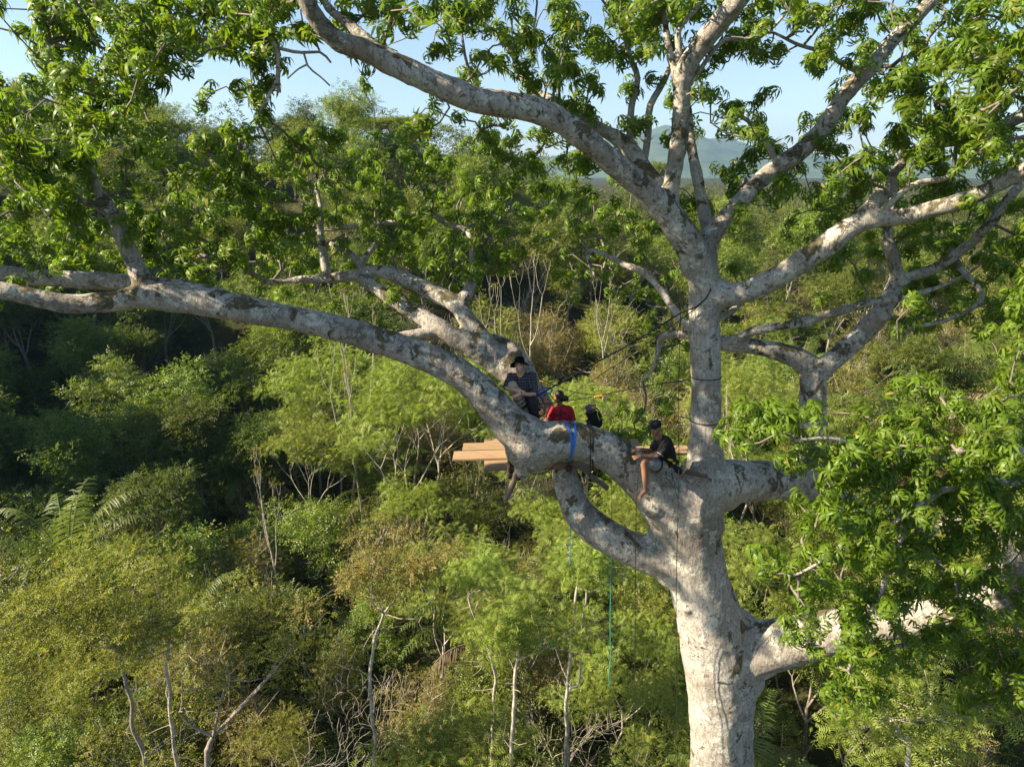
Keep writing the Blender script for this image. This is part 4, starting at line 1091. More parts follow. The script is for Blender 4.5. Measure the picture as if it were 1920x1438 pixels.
for (xl, xr, y0, y1, dz, rz) in [(908,1180,12.98,13.26,-.005,.004),(868,1198,12.58,12.96,.02,-.003),(850,1292,12.15,12.56,.022,.006),(908,1210,11.93,12.13,-.01,0),(912,1150,11.66,11.91,.012,-.005)]:
    yc = (y0 + y1) / 2; a = P(xl, 850, yc).x; b_ = P(xr, 835, yc).x
    pyl = pix(0, yc, PZ)[1]; a = P(xl, pyl, yc).x; b_ = P(xr, pyl, yc).x
    bm = bmesh.new(); bmesh.ops.create_cube(bm, size=1.0)
    bmesh.ops.scale(bm, vec=(b_ - a, y1 - y0 - 0.012, 0.042), verts=bm.verts)
    bmesh.ops.bevel(bm, geom=bm.edges[:], offset=0.004, segments=1, affect='EDGES')
    me = bpy.data.meshes.new('plank'); bm.to_mesh(me); bm.free()
    o = obj('plank', me, M['plank'], plat, ((a + b_) / 2 - 0.9, yc - 12.4, dz - 0.021)); o.rotation_euler.z = rz
offp = tuple(plat.location)
plat.rotation_euler.y = -0.026
def log(name, pts, r, mat, parent=None, off=(0, 0, 0), seg=10):
    c = catmull(np.array([[*p, r] for p in pts]), 0.15)
    c[:, 3] *= 1 + 0.08 * np.sin(np.arange(len(c)) * 1.7)
    return MB().tube(c[:, :3], c[:, 3], seg).build(name, mat, parent, off)
log('beam', [Vector((0.95, 13.1, PZ - .12)), Vector((1.0, 12.2, PZ - .12)), P(1067, 880, 11.25)], 0.062, hm, plat, offp)
log('beam', [Vector((3.0, 13.1, PZ - .1)), Vector((2.9, 12.3, PZ - .1)), Vector((2.7, 11.6, PZ - .12))], 0.055, M['brown_wood'], plat, offp)
tag(log('pole', [P(1081, 868, 11.95), P(1108, 892, 12.1), P(1138, 915, 12.3)], 0.05, M['grey_wood']), 'short grey-brown pole slanting down under the platform', 'pole')
tag(log('pole', [P(1160, 822, 11.85), P(1185, 838, 11.75), P(1218, 852, 11.7)], 0.028, M['brown_wood']), 'thin reddish stick lying along the limb by the sitting man\'s hands', 'stick')
for k, (a, b_, lab) in enumerate([((1276,878),(1326,893),'top stick of the bundle tied against the trunk'), ((1280,885),(1334,900),'brown stick in the middle of the tied bundle'), ((1278,890),(1328,901),'palest lowest stick of the bundle tied to the trunk')]):
    pts = []
    for t in (0, .5, 1):
        px, py = a[0] + (b_[0] - a[0]) * t, a[1] + (b_[1] - a[1]) * t
        ray = P(px, py, 11) - Vector((0, 0, CZ)); h = snap_ray((0, 0, CZ), ray, 0.035 + 0.02 * k)
        pts.append(h if h is not None else P(px, py, 11.0))
    tag(log('stick', pts, 0.025, M['grey_wood' if k == 2 else 'brown_wood']), lab, 'stick', 'sticks tied to the trunk')
# ropes
def cordmat(name, c, rough=0.7): return plain(name, c, rough, 0.25, 60)
M['rope_black'] = cordmat('rope_black', (0.014, 0.014, 0.018)); M['rope_blue'] = cordmat('strap_blue', (0.008, 0.13, 0.55), 0.5)
M['rope_teal'] = cordmat('rope_teal', (0.01, 0.28, 0.20)); M['rope_yellow'] = cordmat('rope_yellow', (0.42, 0.27, 0.03)); M['rope_grey'] = cordmat('rope_grey', (0.12, 0.11, 0.10))
def rope(pxs, r, mat, lab, cat='rope', name='rope', ring=None, group=None):
    b_ = MB()
    c = catmull(np.array([tuple(P(x, y, Y)) for x, y, Y in pxs]), 0.12)
    b_.tube(c, r, 6)
    for (px, py, Y, rad, tx, ty) in (ring or []):
        o = P(px, py, Y); pts = []
        for k in range(25):
            a = 6.283 * k / 24; d = Vector((math.cos(a), math.sin(a), tx * math.cos(a) + ty * math.sin(a)))
            h = snap_ray(o + d * (rad + .6), -d, r * 0.9)
            pts.append(h if h is not None and (h - o).length < rad + .4 else o + d * rad)
        b_.tube(pts, r, 6, cap=False)
    return tag(b_.build(name, M[mat]), lab, cat, group)
YT = 12.1 * YS
rope([(1333,540,11.15),(1326,556,11.12),(1306,575,11.2),(1275,588,11.3),(1190,640,11.6),(1100,690,11.7),(1034,727,11.75),(1008,742,11.75)], 0.014, 'rope_black', 'thick black rope running from the upper trunk fork down to the crotch')
rope([(1322,562,11.12),(1300,582,11.2),(1250,618,11.5),(1180,668,11.8),(1100,720,12),(1050,755,12),(1024,775,11.95)], 0.007, 'rope_black', 'thin black rope just below the thick black one')
rope([(1008,709,11.9),(1040,722,12),(1080,736,12.1),(1120,742,12.15),(1136,755,12.2)], 0.008, 'rope_black', 'thin dark line sagging from the crotch towards the orange tool')
rope([(1012,758,11.75),(1060,752,11.9),(1100,746,12),(1150,736,12),(1220,722,11.8),(1290,712,11.5)], 0.008, 'rope_black', 'black line tied round the trunk at the man\'s head height', ring=[(1324,707,YT,.26,0.03,-.06)])
rope([(1268,780,11.75),(1280,782,11.6),(1294,785,11.45)], 0.009, 'rope_black', 'short black sling knotted round the trunk above the sticks', ring=[(1324,788,YT,.27,0.0,-.03)])
rope([(1276,590,11.25),(1274,660,11.2),(1272,760,11.05),(1273,860,10.8),(1272,930,10.6),(1270,1000,10.55),(1268,1100,10.6),(1268,1250,10.6),(1270,1438,10.6),(1274,1600,10.6)], 0.006, 'rope_black', 'long thin black rope hanging straight down in front of the trunk')
rope([(1290,560,11.3),(1262,650,11.2),(1236,740,11),(1219,797,10.75),(1202,857,10.62),(1197,885,10.55),(1194,934,10.45),(1192,1000,10.45),(1191,1150,10.5),(1190,1300,10.5),(1190,1438,10.5),(1190,1600,10.5)], 0.0055, 'rope_black', 'thin black rope passing the sitting man\'s hand and dropping free left of the trunk')
rope([(1258,880,10.9),(1262,900,10.75),(1266,920,10.65),(1271,935,10.6)], 0.008, 'rope_black', 'short black line trailing from the sitting man\'s harness')
rope([(998,889,11.4),(1010,889,11.45),(1025,885,11.5),(1038,873,11.6),(1044,864,11.7)], 0.008, 'rope_black', 'dark loose rope loop hanging below the stub')
rope([(1147,1040,11.9),(1145,1100,11.9),(1144,1180,11.9),(1145,1230,11.9),(1142,1262,11.9),(1143,1290,11.9)], 0.008, 'rope_teal', 'green cord dangling free below the lower limb')
rope([(1146,860,11.75),(1147,950,11.85),(1147,1045,11.9)], 0.005, 'rope_teal', 'upper length of thin green cord behind the lower limb')
rope([(1070,985,11.3),(1069,1020,11.3),(1069,1062,11.3)], 0.007, 'rope_blue', 'short blue cord dangling under the lower left limb')
rope([(1233,985,11.2),(1231,1010,11.1),(1226,1035,11.15)], 0.007, 'rope_teal', 'short green cord against the trunk at the lower limb root')
for k, (pxs, lab) in enumerate([([(1098,788,11.2),(1104,800,10.85),(1107,830,10.72),(1107,860,10.85),(1106,893,11)], 'left strand of black strap hanging over the limb'), ([(1104,790,11.2),(1110,805,10.85),(1112,835,10.72),(1111,865,10.85),(1114,890,11)], 'right strand of black strap hanging over the limb')]):
    fixed = []
    for x, y, Y in pxs:
        ray = P(x, y, 11) - Vector((0, 0, CZ)); h = snap_ray((0, 0, CZ), ray, 0.012)
        fixed.append((x, y, h.y if h is not None and h.y < 11.7 else Y))
    rope(fixed, 0.012, 'rope_black', lab, 'strap', 'strap', group='black straps over the limb')
# teal knot by the sticks
b_ = MB(); g = np.random.default_rng(3)
k0 = snap_ray((0, 0, CZ), P(1274, 880, 11) - Vector((0, 0, CZ)), 0.05) or P(1274, 880, 10.95)
for k in range(7):
    a = np.array(k0); pts = [a + g.normal(size=3) * [.045, .02, .06] for _ in range(4)]
    b_.tube(catmull(np.array(pts), .03), .007, 5)
tag(b_.build('cord_knot', M['rope_teal']), 'teal cord knot binding the sticks to the trunk', 'knot')
# blue ratchet straps over the limb
L1 = LIMB['L1']
def strap_loop(px_target, skew, mat, lab):
    pr = [pix(*r[:3])[0] for r in L1]; k = int(np.argmin(np.abs(np.array(pr) - px_target) + 1000 * (L1[:, 0] < P(900, 800, 11).x)))
    o = Vector(L1[k, :3]); ax = Vector(L1[k + 1, :3] - L1[k - 1, :3]).normalized(); r0 = L1[k, 3]
    e1 = ax.cross(Vector((0, 0, 1))).normalized(); e2 = e1.cross(ax).normalized()
    if e2.z < 0: e2 = -e2
    v, q = [], []; n = 36
    for i_ in range(n):
        a = 6.283 * i_ / n; d = e1 * math.cos(a) + e2 * math.sin(a)
        sh = ax * (skew * math.cos(a) + 0.25 * skew * math.sin(a))
        h = snap_ray(o + sh + d * (r0 + .5), -d, 0.006)
        if h is None or (h - o).length > r0 + .35: h = o + sh + d * (r0 + .01)
        for s_, rr in ((-.017, 0), (.017, 0), (.017, .005), (-.017, .005)): v.append(tuple(h + ax * s_ + d * rr))
    for i_ in range(n):
        for j_ in range(4): q.append((i_ * 4 + j_, i_ * 4 + (j_ + 1) % 4, ((i_ + 1) % n) * 4 + (j_ + 1) % 4, ((i_ + 1) % n) * 4 + j_))
    return tag(MB().add(v, q).build('strap', M[mat], smooth=False), lab, 'strap', 'blue straps round the limb')
strap_loop(1055, .05, 'rope_blue', 'left blue strap looped round the great limb')
strap_loop(1070, -.03, 'rope_blue', 'right blue strap looped round the great limb')
# blue sling and yellow cord at the crotch
rope([(1006,744,11.72),(1010,733,11.75),(1020,728,11.8),(1032,727,11.8),(1036,731,11.78),(1032,737,11.75),(1020,738,11.72),(1008,744,11.7)], 0.014, 'rope_blue', 'blue sling loop beside the man in the black hat', 'sling', 'sling')
rope([(1011,714,11.85),(1022,716,11.85),(1026,730,11.82),(1023,745,11.8),(1019,756,11.75)], 0.009, 'rope_yellow', 'yellow cord hanging by the man in the black hat')
rope([(1028,735,11.85),(1036,745,11.9),(1042,752,11.95)], 0.008, 'rope_yellow', 'yellow cord end leading to the woman in red')
# heap of climbing gear
gear = empty('climbing_gear', P(1006, 778, 11.6)); og = tuple(gear.location)
tag(gear, 'brown and black heap of slings and metal clips beside the hat man\'s legs', 'gear')
g = np.random.default_rng(8)
M['metal'] = plain('clip_metal', (0.45, 0.45, 0.46), 0.35, 0.1, 30, metal=0.9); M['gear_brown'] = plain('gear_brown', (0.20, 0.115, 0.03), 0.8, 0.4, 40)
def loop_pts(c, rx, rz, n=14):
    u = Vector(g.normal(size=3)).normalized(); w = u.cross(Vector((0.3, 1, .2))).normalized()
    return [tuple(Vector(c) + u * rx * math.cos(6.283 * k / n) + w * rz * math.sin(6.283 * k / n)) for k in range(n + 1)]
for k in range(9):
    c = P(996 + 20 * g.random(), 752 + 28 * g.random(), 11.5 + .15 * g.random())
    MB().tube(loop_pts(c, .07 + .06 * g.random(), .05 + .04 * g.random()), .014, 5, cap=False).build('sling', M['gear_brown' if k % 2 else 'rope_black'], gear, og)
for k in range(5):
    c = P(1000 + 16 * g.random(), 745 + 28 * g.random(), 11.42 + .1 * g.random())
    MB().tube(loop_pts(c, .05, .028), .007, 5, cap=False).build('carabiner', M['metal'], gear, og)
bl = MB()
for k in range(6): bl.ball(P(994 + 12 * g.random(), 760 + 20 * g.random(), 11.6), (.09, .07, .10), 9, 6)
bl.build('bag', M['rope_black'], gear, og)
# backpack hanging on the line
bpk = empty('backpack', P(1116, 801, 12.0)); ob = tuple(bpk.location)
tag(bpk, 'black backpack with grey and orange lid hanging on the line behind the limb', 'backpack')
M['pack_black'] = plain('pack_black', (0.008, 0.008, 0.009), 0.8, 0.4, 30); M['pack_grey'] = plain('pack_grey', (0.10, 0.075, 0.085), 0.8, 0.2, 40); M['orange'] = plain('orange_cloth', (0.62, 0.27, 0.015), 0.7, 0.15, 30)
FOLD = ('shirt', 'trousers', 'shorts', 'trouser_leg', 'dark_trousers', 'pack_body')
def remesh_obj(name, mbx, vox, mat, parent, off, it=4):
    o = mbx.build('tmp', None)
    r_ = o.modifiers.new('r', 'REMESH'); r_.mode = 'VOXEL'; r_.voxel_size = vox
    s_ = o.modifiers.new('s', 'SMOOTH'); s_.factor = 0.5; s_.iterations = it
    me = bpy.data.meshes.new_from_object(o.evaluated_get(bpy.context.evaluated_depsgraph_get()))
    bpy.data.objects.remove(o)
    n = len(me.vertices); c = np.empty(n * 3, dtype=np.float32); me.vertices.foreach_get('co', c)
    c = c.reshape(-1, 3)
    if name in FOLD:       # creases in the cloth
        nn = np.empty(n * 3, dtype=np.float32); me.vertices.foreach_get('normal', nn); nn = nn.reshape(-1, 3)
        a_ = np.array([(1 - abs(mnoise.noise(Vector((q[0] * 9, q[1] * 9, q[2] * 15)) )) * 3.0) * .007 + mnoise.noise(Vector(q) * 24) * .003 for q in c], dtype=np.float32)
        c = c + nn * a_[:, None]
    me.vertices.foreach_set('co', (c - np.array(off, dtype=np.float32)).ravel())
    me.polygons.foreach_set('use_smooth', np.ones(len(me.polygons), dtype=bool)); me.name = name; me.update()
    return obj(name, me, mat, parent)
b_ = MB(); b_.ball(P(1112, 792, 12), (.12, .10, .12)); b_.ball(P(1115, 782, 12), (.115, .1, .12)); b_.ball(P(1108, 776, 12), (.1, .09, .08)); b_.ball(P(1121, 793, 12), (.09, .09, .09))
remesh_obj('pack_body', b_, .014, M['pack_black'], bpk, ob)
b_ = MB(); b_.ball(P(1107.5, 763, 11.98), (.105, .105, .065)); b_.ball(P(1106, 766, 11.93), (.10, .08, .04))
remesh_obj('lid', b_, .012, M['pack_grey'], bpk, ob)
b_ = MB(); b_.ball(P(1112, 764.5, 11.90), (.062, .03, .028), rot=Matrix.Rotation(R(-18), 4, 'Y'))
b_.build('orange_panel', M['orange'], bpk, ob)
MB().tube(catmull(np.array([tuple(P(x, y, Y)) for x, y, Y in [(1098,770,11.9),(1103,773,11.86),(1110,772.5,11.86),(1117,768,11.9)]]), .03), .008, 6).build('zip', M['rope_grey'], bpk, ob)
for pxs in ([(1116,762,11.95),(1124,772,11.92),(1129,786,11.92),(1127,798,11.95)], [(1112,744,12),(1114,752,11.98),(1118,764,11.95)], [(1102,748,12),(1103,756,11.98),(1102,764,11.95)]):
    MB().tube(catmull(np.array([tuple(P(*q)) for q in pxs]), .04), .017 if pxs[0][1] > 750 else .01, 6, squash=.5).build('shoulder_strap' if pxs[0][1] > 750 else 'hanging_strap', M['pack_black'], bpk, ob)
MB().tube(catmull(np.array([tuple(P(*q)) for q in [(1119.5,774,11.88),(1122,782,11.87),(1124,789,11.88)]]), .04), .008, 5).build('reflective_strip', plain('lime_strip', (0.4, 0.55, 0.03), 0.5), bpk, ob)
# orange-handled tool on the line
tl = empty('hand_tool', P(1122, 746, 12)); ot = tuple(tl.location)
tag(tl, 'orange-handled tool with grey head hanging on the line above the backpack', 'tool')
MB().tube(catmull(np.array([tuple(P(*q)) for q in [(1114,744,12),(1121,743,12),(1130,742,12),(1131,746,12),(1129,750,12)]]), .03), .014, 6).build('handle', M['orange'], tl, ot)
MB().box(P(1134, 746, 12), (.045, .03, .09)).build('head', M['metal'], tl, ot, smooth=False)

# ---- people
M['skin'] = plain('skin_fair', (0.60, 0.32, 0.21), 0.55, 0.08, 25); M['skin_tan'] = plain('skin_tan', (0.25, 0.125, 0.072), 0.5, 0.1, 25)
M['hair'] = plain('dark_hair', (0.012, 0.009, 0.008), 0.45, 0.4, 50, 0.4); M['hat_black'] = plain('hat_black', (0.005, 0.005, 0.006), 0.95, 0.3, 40, spec=0.1)
M['eye'] = plain('eye_dark', (0.02, 0.014, 0.01), 0.3); M['lip'] = plain('lip', (0.32, 0.11, 0.085), 0.5); M['lip_tan'] = plain('lip_tan', (0.17, 0.06, 0.045), 0.5); M['teeth'] = plain('teeth', (0.75, 0.7, 0.62), 0.4)
M['shirt_black'] = plain('shirt_black', (0.009, 0.007, 0.008), 0.9, 0.3, 40, 0.3); M['shorts_grey'] = plain('shorts_grey', (0.22, 0.23, 0.235), 0.9, 0.2, 30, 0.3)
M['trouser'] = plain('trouser_beige', (0.42, 0.33, 0.22), 0.9, 0.2, 25, 0.4); M['red'] = plain('shirt_red', (0.36, 0.010, 0.022), 0.85, 0.35, 14, 0.3); M['yellow'] = plain('harness_yellow', (0.62, 0.42, 0.01), 0.6, 0.1); M['cap'] = plain('cap_dark', (0.006, 0.007, 0.010), 0.7, 0.3, 40, spec=0.25)
m, N, L, b = newmat('plaid_shirt'); tc = N.new('ShaderNodeTexCoord'); sx = N.new('ShaderNodeSeparateXYZ'); L.new(tc.outputs['Object'], sx.inputs[0])
def lines_(src, period, duty):
    return math_n(N, L, 'LESS_THAN', math_n(N, L, 'FRACT', math_n(N, L, 'MULTIPLY', src, 1 / period)), duty)
hx = lines_(math_n(N, L, 'ADD', sx.outputs[0], math_n(N, L, 'MULTIPLY', sx.outputs[1], .5)), .045, .16); hz_ = lines_(sx.outputs[2], .045, .16)
col = mixc(N, L, math_n(N, L, 'MULTIPLY', math_n(N, L, 'MAXIMUM', hx, hz_), 0.5), (0.017, 0.016, 0.026), (0.22, 0.20, 0.22))
L.new(col, b.inputs['Base Color']); b.inputs['Roughness'].default_value = 0.9; M['plaid'] = m

def capsule(mbx, pts, rad):
    for k in range(len(pts)):
        mbx.ball(pts[k], rad[k], 12, 8)
    c = catmull(np.array([[*p, r] for p, r in zip(pts, rad)]), 0.04)
    mbx.tube(c[:, :3], c[:, 3], 12)
def head(mbx, c, F, U, s=0.95):
    F = Vector(F).normalized(); Sd = F.cross(Vector(U)).normalized(); U2 = Sd.cross(F)
    rot = Matrix((Sd, F, U2)).transposed().to_4x4(); c = Vector(c)
    def at(sd, f, u): return c + (Sd * sd + F * f + U2 * u) * s
    def bl(p, r): mbx.ball(at(*p), tuple(k * s for k in r), 14, 10, rot)
    bl((0, -.01, .035), (.077, .095, .092)); bl((0, .03, -.03), (.064, .062, .085)); bl((0, .048, -.088), (.042, .04, .032))
    bl((0, .098, -.022), (.013, .018, .024)); bl((0, .086, .002), (.01, .012, .03)); bl((0, .078, .03), (.052, .018, .012))
    for k in (-1, 1):
        bl((k * .079, -.005, -.01), (.011, .02, .032)); bl((k * .042, .062, -.035), (.022, .02, .022))
    bl((0, .082, -.062), (.025, .012, .008)); bl((0, .078, -.075), (.022, .012, .007))
    return at, rot, s
def hand(mbx, w, d, n, curl=0.5, side=1, s=1.0, spread=0.10):
    """wrist w, finger direction d, palm normal n; five fingers"""
    d = Vector(d).normalized(); n = (Vector(n) - d * Vector(n).dot(d)).normalized(); t = d.cross(n) * side; w = Vector(w)
    capsule(mbx, [w, w + d * .03 * s], [.026 * s, .028 * s])
    for k in (-1.2, -.4, .4, 1.2): capsule(mbx, [w + d * .025 * s + t * .014 * k, w + d * .085 * s + t * .018 * k], [.015 * s, .0125 * s])
    for k, ln in zip((-1.25, -.42, .42, 1.2), (.062, .078, .084, .074)):
        p = w + d * .088 * s + t * .0185 * k; dd = (d + t * spread * k).normalized(); pts = [p]; a = 0
        for j_ in range(3):
            a += curl * (0.45, 0.6, 0.45)[j_]
            p = p + (dd * math.cos(a) + n * math.sin(a)) * ln * s * (0.42, 0.32, 0.26)[j_]; pts.append(p)
        capsule(mbx, pts, [.0095 * s, .009 * s, .0085 * s, .0065 * s])
    p = w + d * .03 * s + t * .026; pts = [p, p + (d * .55 + t * .8 + n * .2).normalized() * .036 * s, p + (d * .8 + t * .6 + n * .35).normalized() * .068 * s]
    capsule(mbx, pts, [.013 * s, .0115 * s, .008 * s])
def face(parent, off, at, rot, s, lipmat, smile=False):
    for k in (-1, 1):
        MB().ball(at(k * .031, .082, .006), (.0115 * s, .006, .007 * s), 8, 6, rot).build('eye', M['eye'], parent, off)
        MB().tube([at(k * .018, .094, .022), at(k * .032, .092, .027), at(k * .05, .078, .022)], [.0035, .005, .003], 5).build('eyebrow', M['hair'], parent, off)
    w = .03 if smile else .024
    MB().tube([at(-w, .078, -.064), at(-w * .5, .091, -.0695), at(0, .094, -.070), at(w * .5, .091, -.0695), at(w, .078, -.064)], [.003, .006, .0065, .006, .003], 6).build('mouth', M[lipmat], parent, off)
    if smile: MB().tube([at(-.018, .089, -.066), at(0, .0985, -.068), at(.018, .089, -.066)], [.003, .0045, .003], 5).build('teeth', M['teeth'], parent, off)

# --- man in the black hat, sitting in the crotch
h1 = empty('person', P(984, 770, 11.6)); o1 = tuple(h1.location)
tag(h1, 'bearded man in wide black hat and dark checked shirt resting his arms on his knee', 'person')
h1['label'] = 'man in wide black hat and dark checked shirt sitting in the tree crotch'
J = {k: P(*v) for k, v in dict(pel=(988,764,11.68), ab=(983,742,11.68), ch=(978,719,11.66), nk=(975.5,702,11.63), hd=(974.5,684,11.56), rs=(958.5,708,11.63), re=(949,726,11.45), rw=(968,732,11.30), ls=(997,706,11.63), le=(1003,737,11.5), lw=(977,738.5,11.26), rk=(961,724,11.42), ra=(985,771,11.5), rh=(981,764,11.62), lh=(994,766,11.66), lk=(1000,752,11.36), la=(1003,786,11.4)).items()}
B = MB()
capsule(B, [J['pel'], J['ab'], J['ch'], J['nk'] + Vector((0, 0, -.05))], [.145, .135, .15, .07]); capsule(B, [J['nk'] + Vector((0, 0, -.06)), J['hd'] + Vector((0, .01, -.05))], [.062, .055])
capsule(B, [J['ch'] + Vector((0, 0, .07)), J['rs']], [.09, .065]); capsule(B, [J['ch'] + Vector((0, 0, .07)), J['ls']], [.09, .065])
capsule(B, [J['rs'], J['re'], J['rw']], [.062, .045, .028]); capsule(B, [J['ls'], J['le'], J['lw']], [.062, .046, .028])
capsule(B, [J['rh'], J['rk'], J['ra']], [.095, .065, .045]); capsule(B, [J['lh'], J['lk'], J['la']], [.095, .065, .045])
fw = Vector((-.06, -1, .2)); A1 = head(B, J['hd'], fw, Vector((-.06, .2, 1)))
hand(B, J['rw'], (.85, -.1, -.12), (0, .6, -.8), .55, 1); hand(B, J['lw'], (-.93, -.12, -.28), (0.1, .7, -.7), .35, -1)
remesh_obj('body', B, .0085, M['skin'], h1, o1, 3)
B = MB(); capsule(B, [J['pel'] + Vector((0, 0, .03)), J['ab'], J['ch'], J['nk'] + Vector((0, .02, -.085))], [.158, .152, .166, .085])
for a_, b2, c2 in (('rs', 're', 'rw'), ('ls', 'le', 'lw')):
    capsule(B, [J['ch'] + Vector((0, .01, .06)), J[a_]], [.105, .083]); capsule(B, [J[a_], J[a_].lerp(J[b2], .55), J[b2].lerp(J[a_], .06)], [.08, .07, .066])
remesh_obj('shirt', B, .011, M['plaid'], h1, o1, 4)
for k in (-1, 1):   # open collar flaps
    nk = J['nk'] + Vector((k * .045, -.065, -.05))
    MB().box(nk, (.05, .012, .075), Matrix.Rotation(k * R(28), 4, 'Y') @ Matrix.Rotation(R(-25), 4, 'X')).build('collar', M['plaid'], h1, o1)
B = MB(); capsule(B, [J['rh'], J['rk'], J['rk'].lerp(J['ra'], .55), J['ra']], [.105, .084, .078, .066]); remesh_obj('trouser_leg', B, .011, M['trouser'], h1, o1)
B = MB(); capsule(B, [J['pel'] + Vector((0, 0, -.03)), J['lh'], J['lk'], J['la']], [.165, .115, .09, .06]); remesh_obj('dark_trousers', B, .012, M['rope_black'], h1, o1)
for t in (.5, .64, .79):
    c = J['rk'].lerp(J['ra'], t); ax = (J['ra'] - J['rk']).normalized(); e1 = ax.cross(Vector((0, 1, 0))).normalized(); e2 = ax.cross(e1)
    rr = .084 - .018 * t; w_ = .012 if t < .7 else .03
    MB().tube([tuple(c + (e1 * math.cos(6.283 * k / 16) + e2 * math.sin(6.283 * k / 16)) * rr) for k in range(17)], w_, 6, cap=False, squash=1).build('stripe', M['rope_black'], h1, o1)
at, rot, s = A1; face(h1, o1, at, rot, s, 'lip', True)
def lathe(mbx, at, prof, n=28, wave=0.0, droop=0.0, tilt=0.0):
    v, q = [], []
    for (r_, u) in prof:
        for k in range(n):
            a = 6.283 * k / n; uu = u + wave * math.sin(2 * a + .6) * (r_ / .15) ** 2 + tilt * r_ * math.cos(a)
            v.append(tuple(at(r_ * math.sin(a), r_ * 1.14 * math.cos(a) - .008, uu)))
    for i_ in range(len(prof) - 1):
        for k in range(n): q.append((i_ * n + k, i_ * n + (k + 1) % n, (i_ + 1) * n + (k + 1) % n, (i_ + 1) * n + k))
    return mbx.add(v, q)
lathe(MB(), at, [(.001, .148), (.05, .146), (.078, .132), (.089, .095), (.093, .052), (.125, .034), (.172, .0), (.174, -.008), (.171, -.01), (.122, .024), (.09, .042)], wave=.018, tilt=.22).build('hat', M['hat_black'], h1, o1)
MB().tube([at(-.07, .03, .03), at(-.06, .05, -.08), at(0, .06, -.17), at(.06, .05, -.08), at(.07, .03, .03)], .004, 5).build('hat_cord', M['rope_black'], h1, o1)
w1 = J['lw']; MB().tube([tuple(w1 + Vector((.012, 0, 0)) + Vector((0, math.cos(6.283 * k / 12), math.sin(6.283 * k / 12))) * .036) for k in range(13)], .008, 5, cap=False).build('wristwatch', M['rope_grey'], h1, o1)

# --- woman in red seen from behind
h2 = empty('person', P(1052, 800, 12.15)); h2.location.z = PZ; o2 = tuple(h2.location)
tag(h2, 'person in red shirt with dark tied hair seen from behind the limb', 'person')
YW = 11.98
J = {k: P(*v) for k, v in dict(pel=(1056,820,YW), ab=(1055,796,YW), ch=(1053,773,YW), nk=(1050,758,YW), hd=(1047.5,744,YW - .02), rs=(1038,769,YW), re=(1030,790,YW - .05), rw=(1040,812,YW + .1), ls=(1067,768,YW), le=(1075,792,YW - .05), lw=(1082,800,YW + .15)).items()}
kz = PZ + .07
J['k1'] = Vector((J['pel'].x - .1, YW + .34, kz)); J['k2'] = Vector((J['pel'].x + .12, YW + .34, kz)); J['f1'] = Vector((J['pel'].x - .12, YW - .06, kz)); J['f2'] = Vector((J['pel'].x + .14, YW - .06, kz))
B = MB()
capsule(B, [J['pel'], J['ab'], J['ch'], J['nk'] + Vector((0, 0, -.05))], [.145, .125, .13, .06]); capsule(B, [J['nk'] + Vector((0, 0, -.05)), J['hd'] + Vector((0, 0, -.05))], [.05, .048])
for a_, b2, c2 in (('rs', 're', 'rw'), ('ls', 'le', 'lw')):
    capsule(B, [J['ch'] + Vector((0, 0, .05)), J[a_]], [.075, .055]); capsule(B, [J[a_], J[b2], J[c2]], [.052, .04, .025])
capsule(B, [J['pel'], J['k1'], J['f1']], [.10, .065, .045]); capsule(B, [J['pel'], J['k2'], J['f2']], [.10, .065, .045])
A2 = head(B, J['hd'], (-.75, .6, -.12), (0, 0, 1), .9)
hand(B, J['rw'], (.2, .5, -.6), (0, 1, 0), .6, 1, .9); hand(B, J['lw'], (.5, .6, -.3), (0, 0, -1), .6, -1, .9)
remesh_obj('body', B, .009, M['skin_tan'], h2, o2, 3)
B = MB(); capsule(B, [J['pel'] + Vector((0, 0, .02)), J['ab'], J['ch'], J['nk'] + Vector((0, 0, -.07))], [.155, .142, .148, .07])
for a_, b2 in (('rs', 're'), ('ls', 'le')): capsule(B, [J['ch'] + Vector((0, 0, .045)), J[a_]], [.092, .072]); capsule(B, [J[a_], J[a_].lerp(J[b2], .7)], [.072, .066])
remesh_obj('shirt', B, .012, M['red'], h2, o2)
B = MB(); capsule(B, [J['pel'] + Vector((0, 0, -.02)), J['k1'], J['f1']], [.15, .08, .055]); capsule(B, [J['pel'], J['k2'], J['f2']], [.15, .08, .055]); remesh_obj('trousers', B, .014, M['shorts_grey'], h2, o2)
at, rot, s = A2; face(h2, o2, at, rot, s, 'lip_tan')
B = MB(); B.ball(at(0, -.022, .045), (.088 * s, .095 * s, .098 * s), 14, 10, rot); B.ball(at(0, -.075, -.01), (.075 * s, .06 * s, .08 * s), 12, 9, rot); B.ball(at(.02, -.15, -.03), (.058, .055, .055), 12, 9, rot)
remesh_obj('hair', B, .010, M['hair'], h2, o2)
pt = [snap for snap in ()]
b_ = MB(); g = np.random.default_rng(4)
for k in range(7):    # dark print on the back of the shirt
    c = J['ch'].lerp(J['nk'], .5 * g.random()) + Vector((g.normal() * .05, -.142, -.04 + .03 * g.normal())); b_.ball(c, (.022 + .02 * g.random(), .006, .014), 7, 5)
b_.build('shirt_print', M['rope_black'], h2, o2)

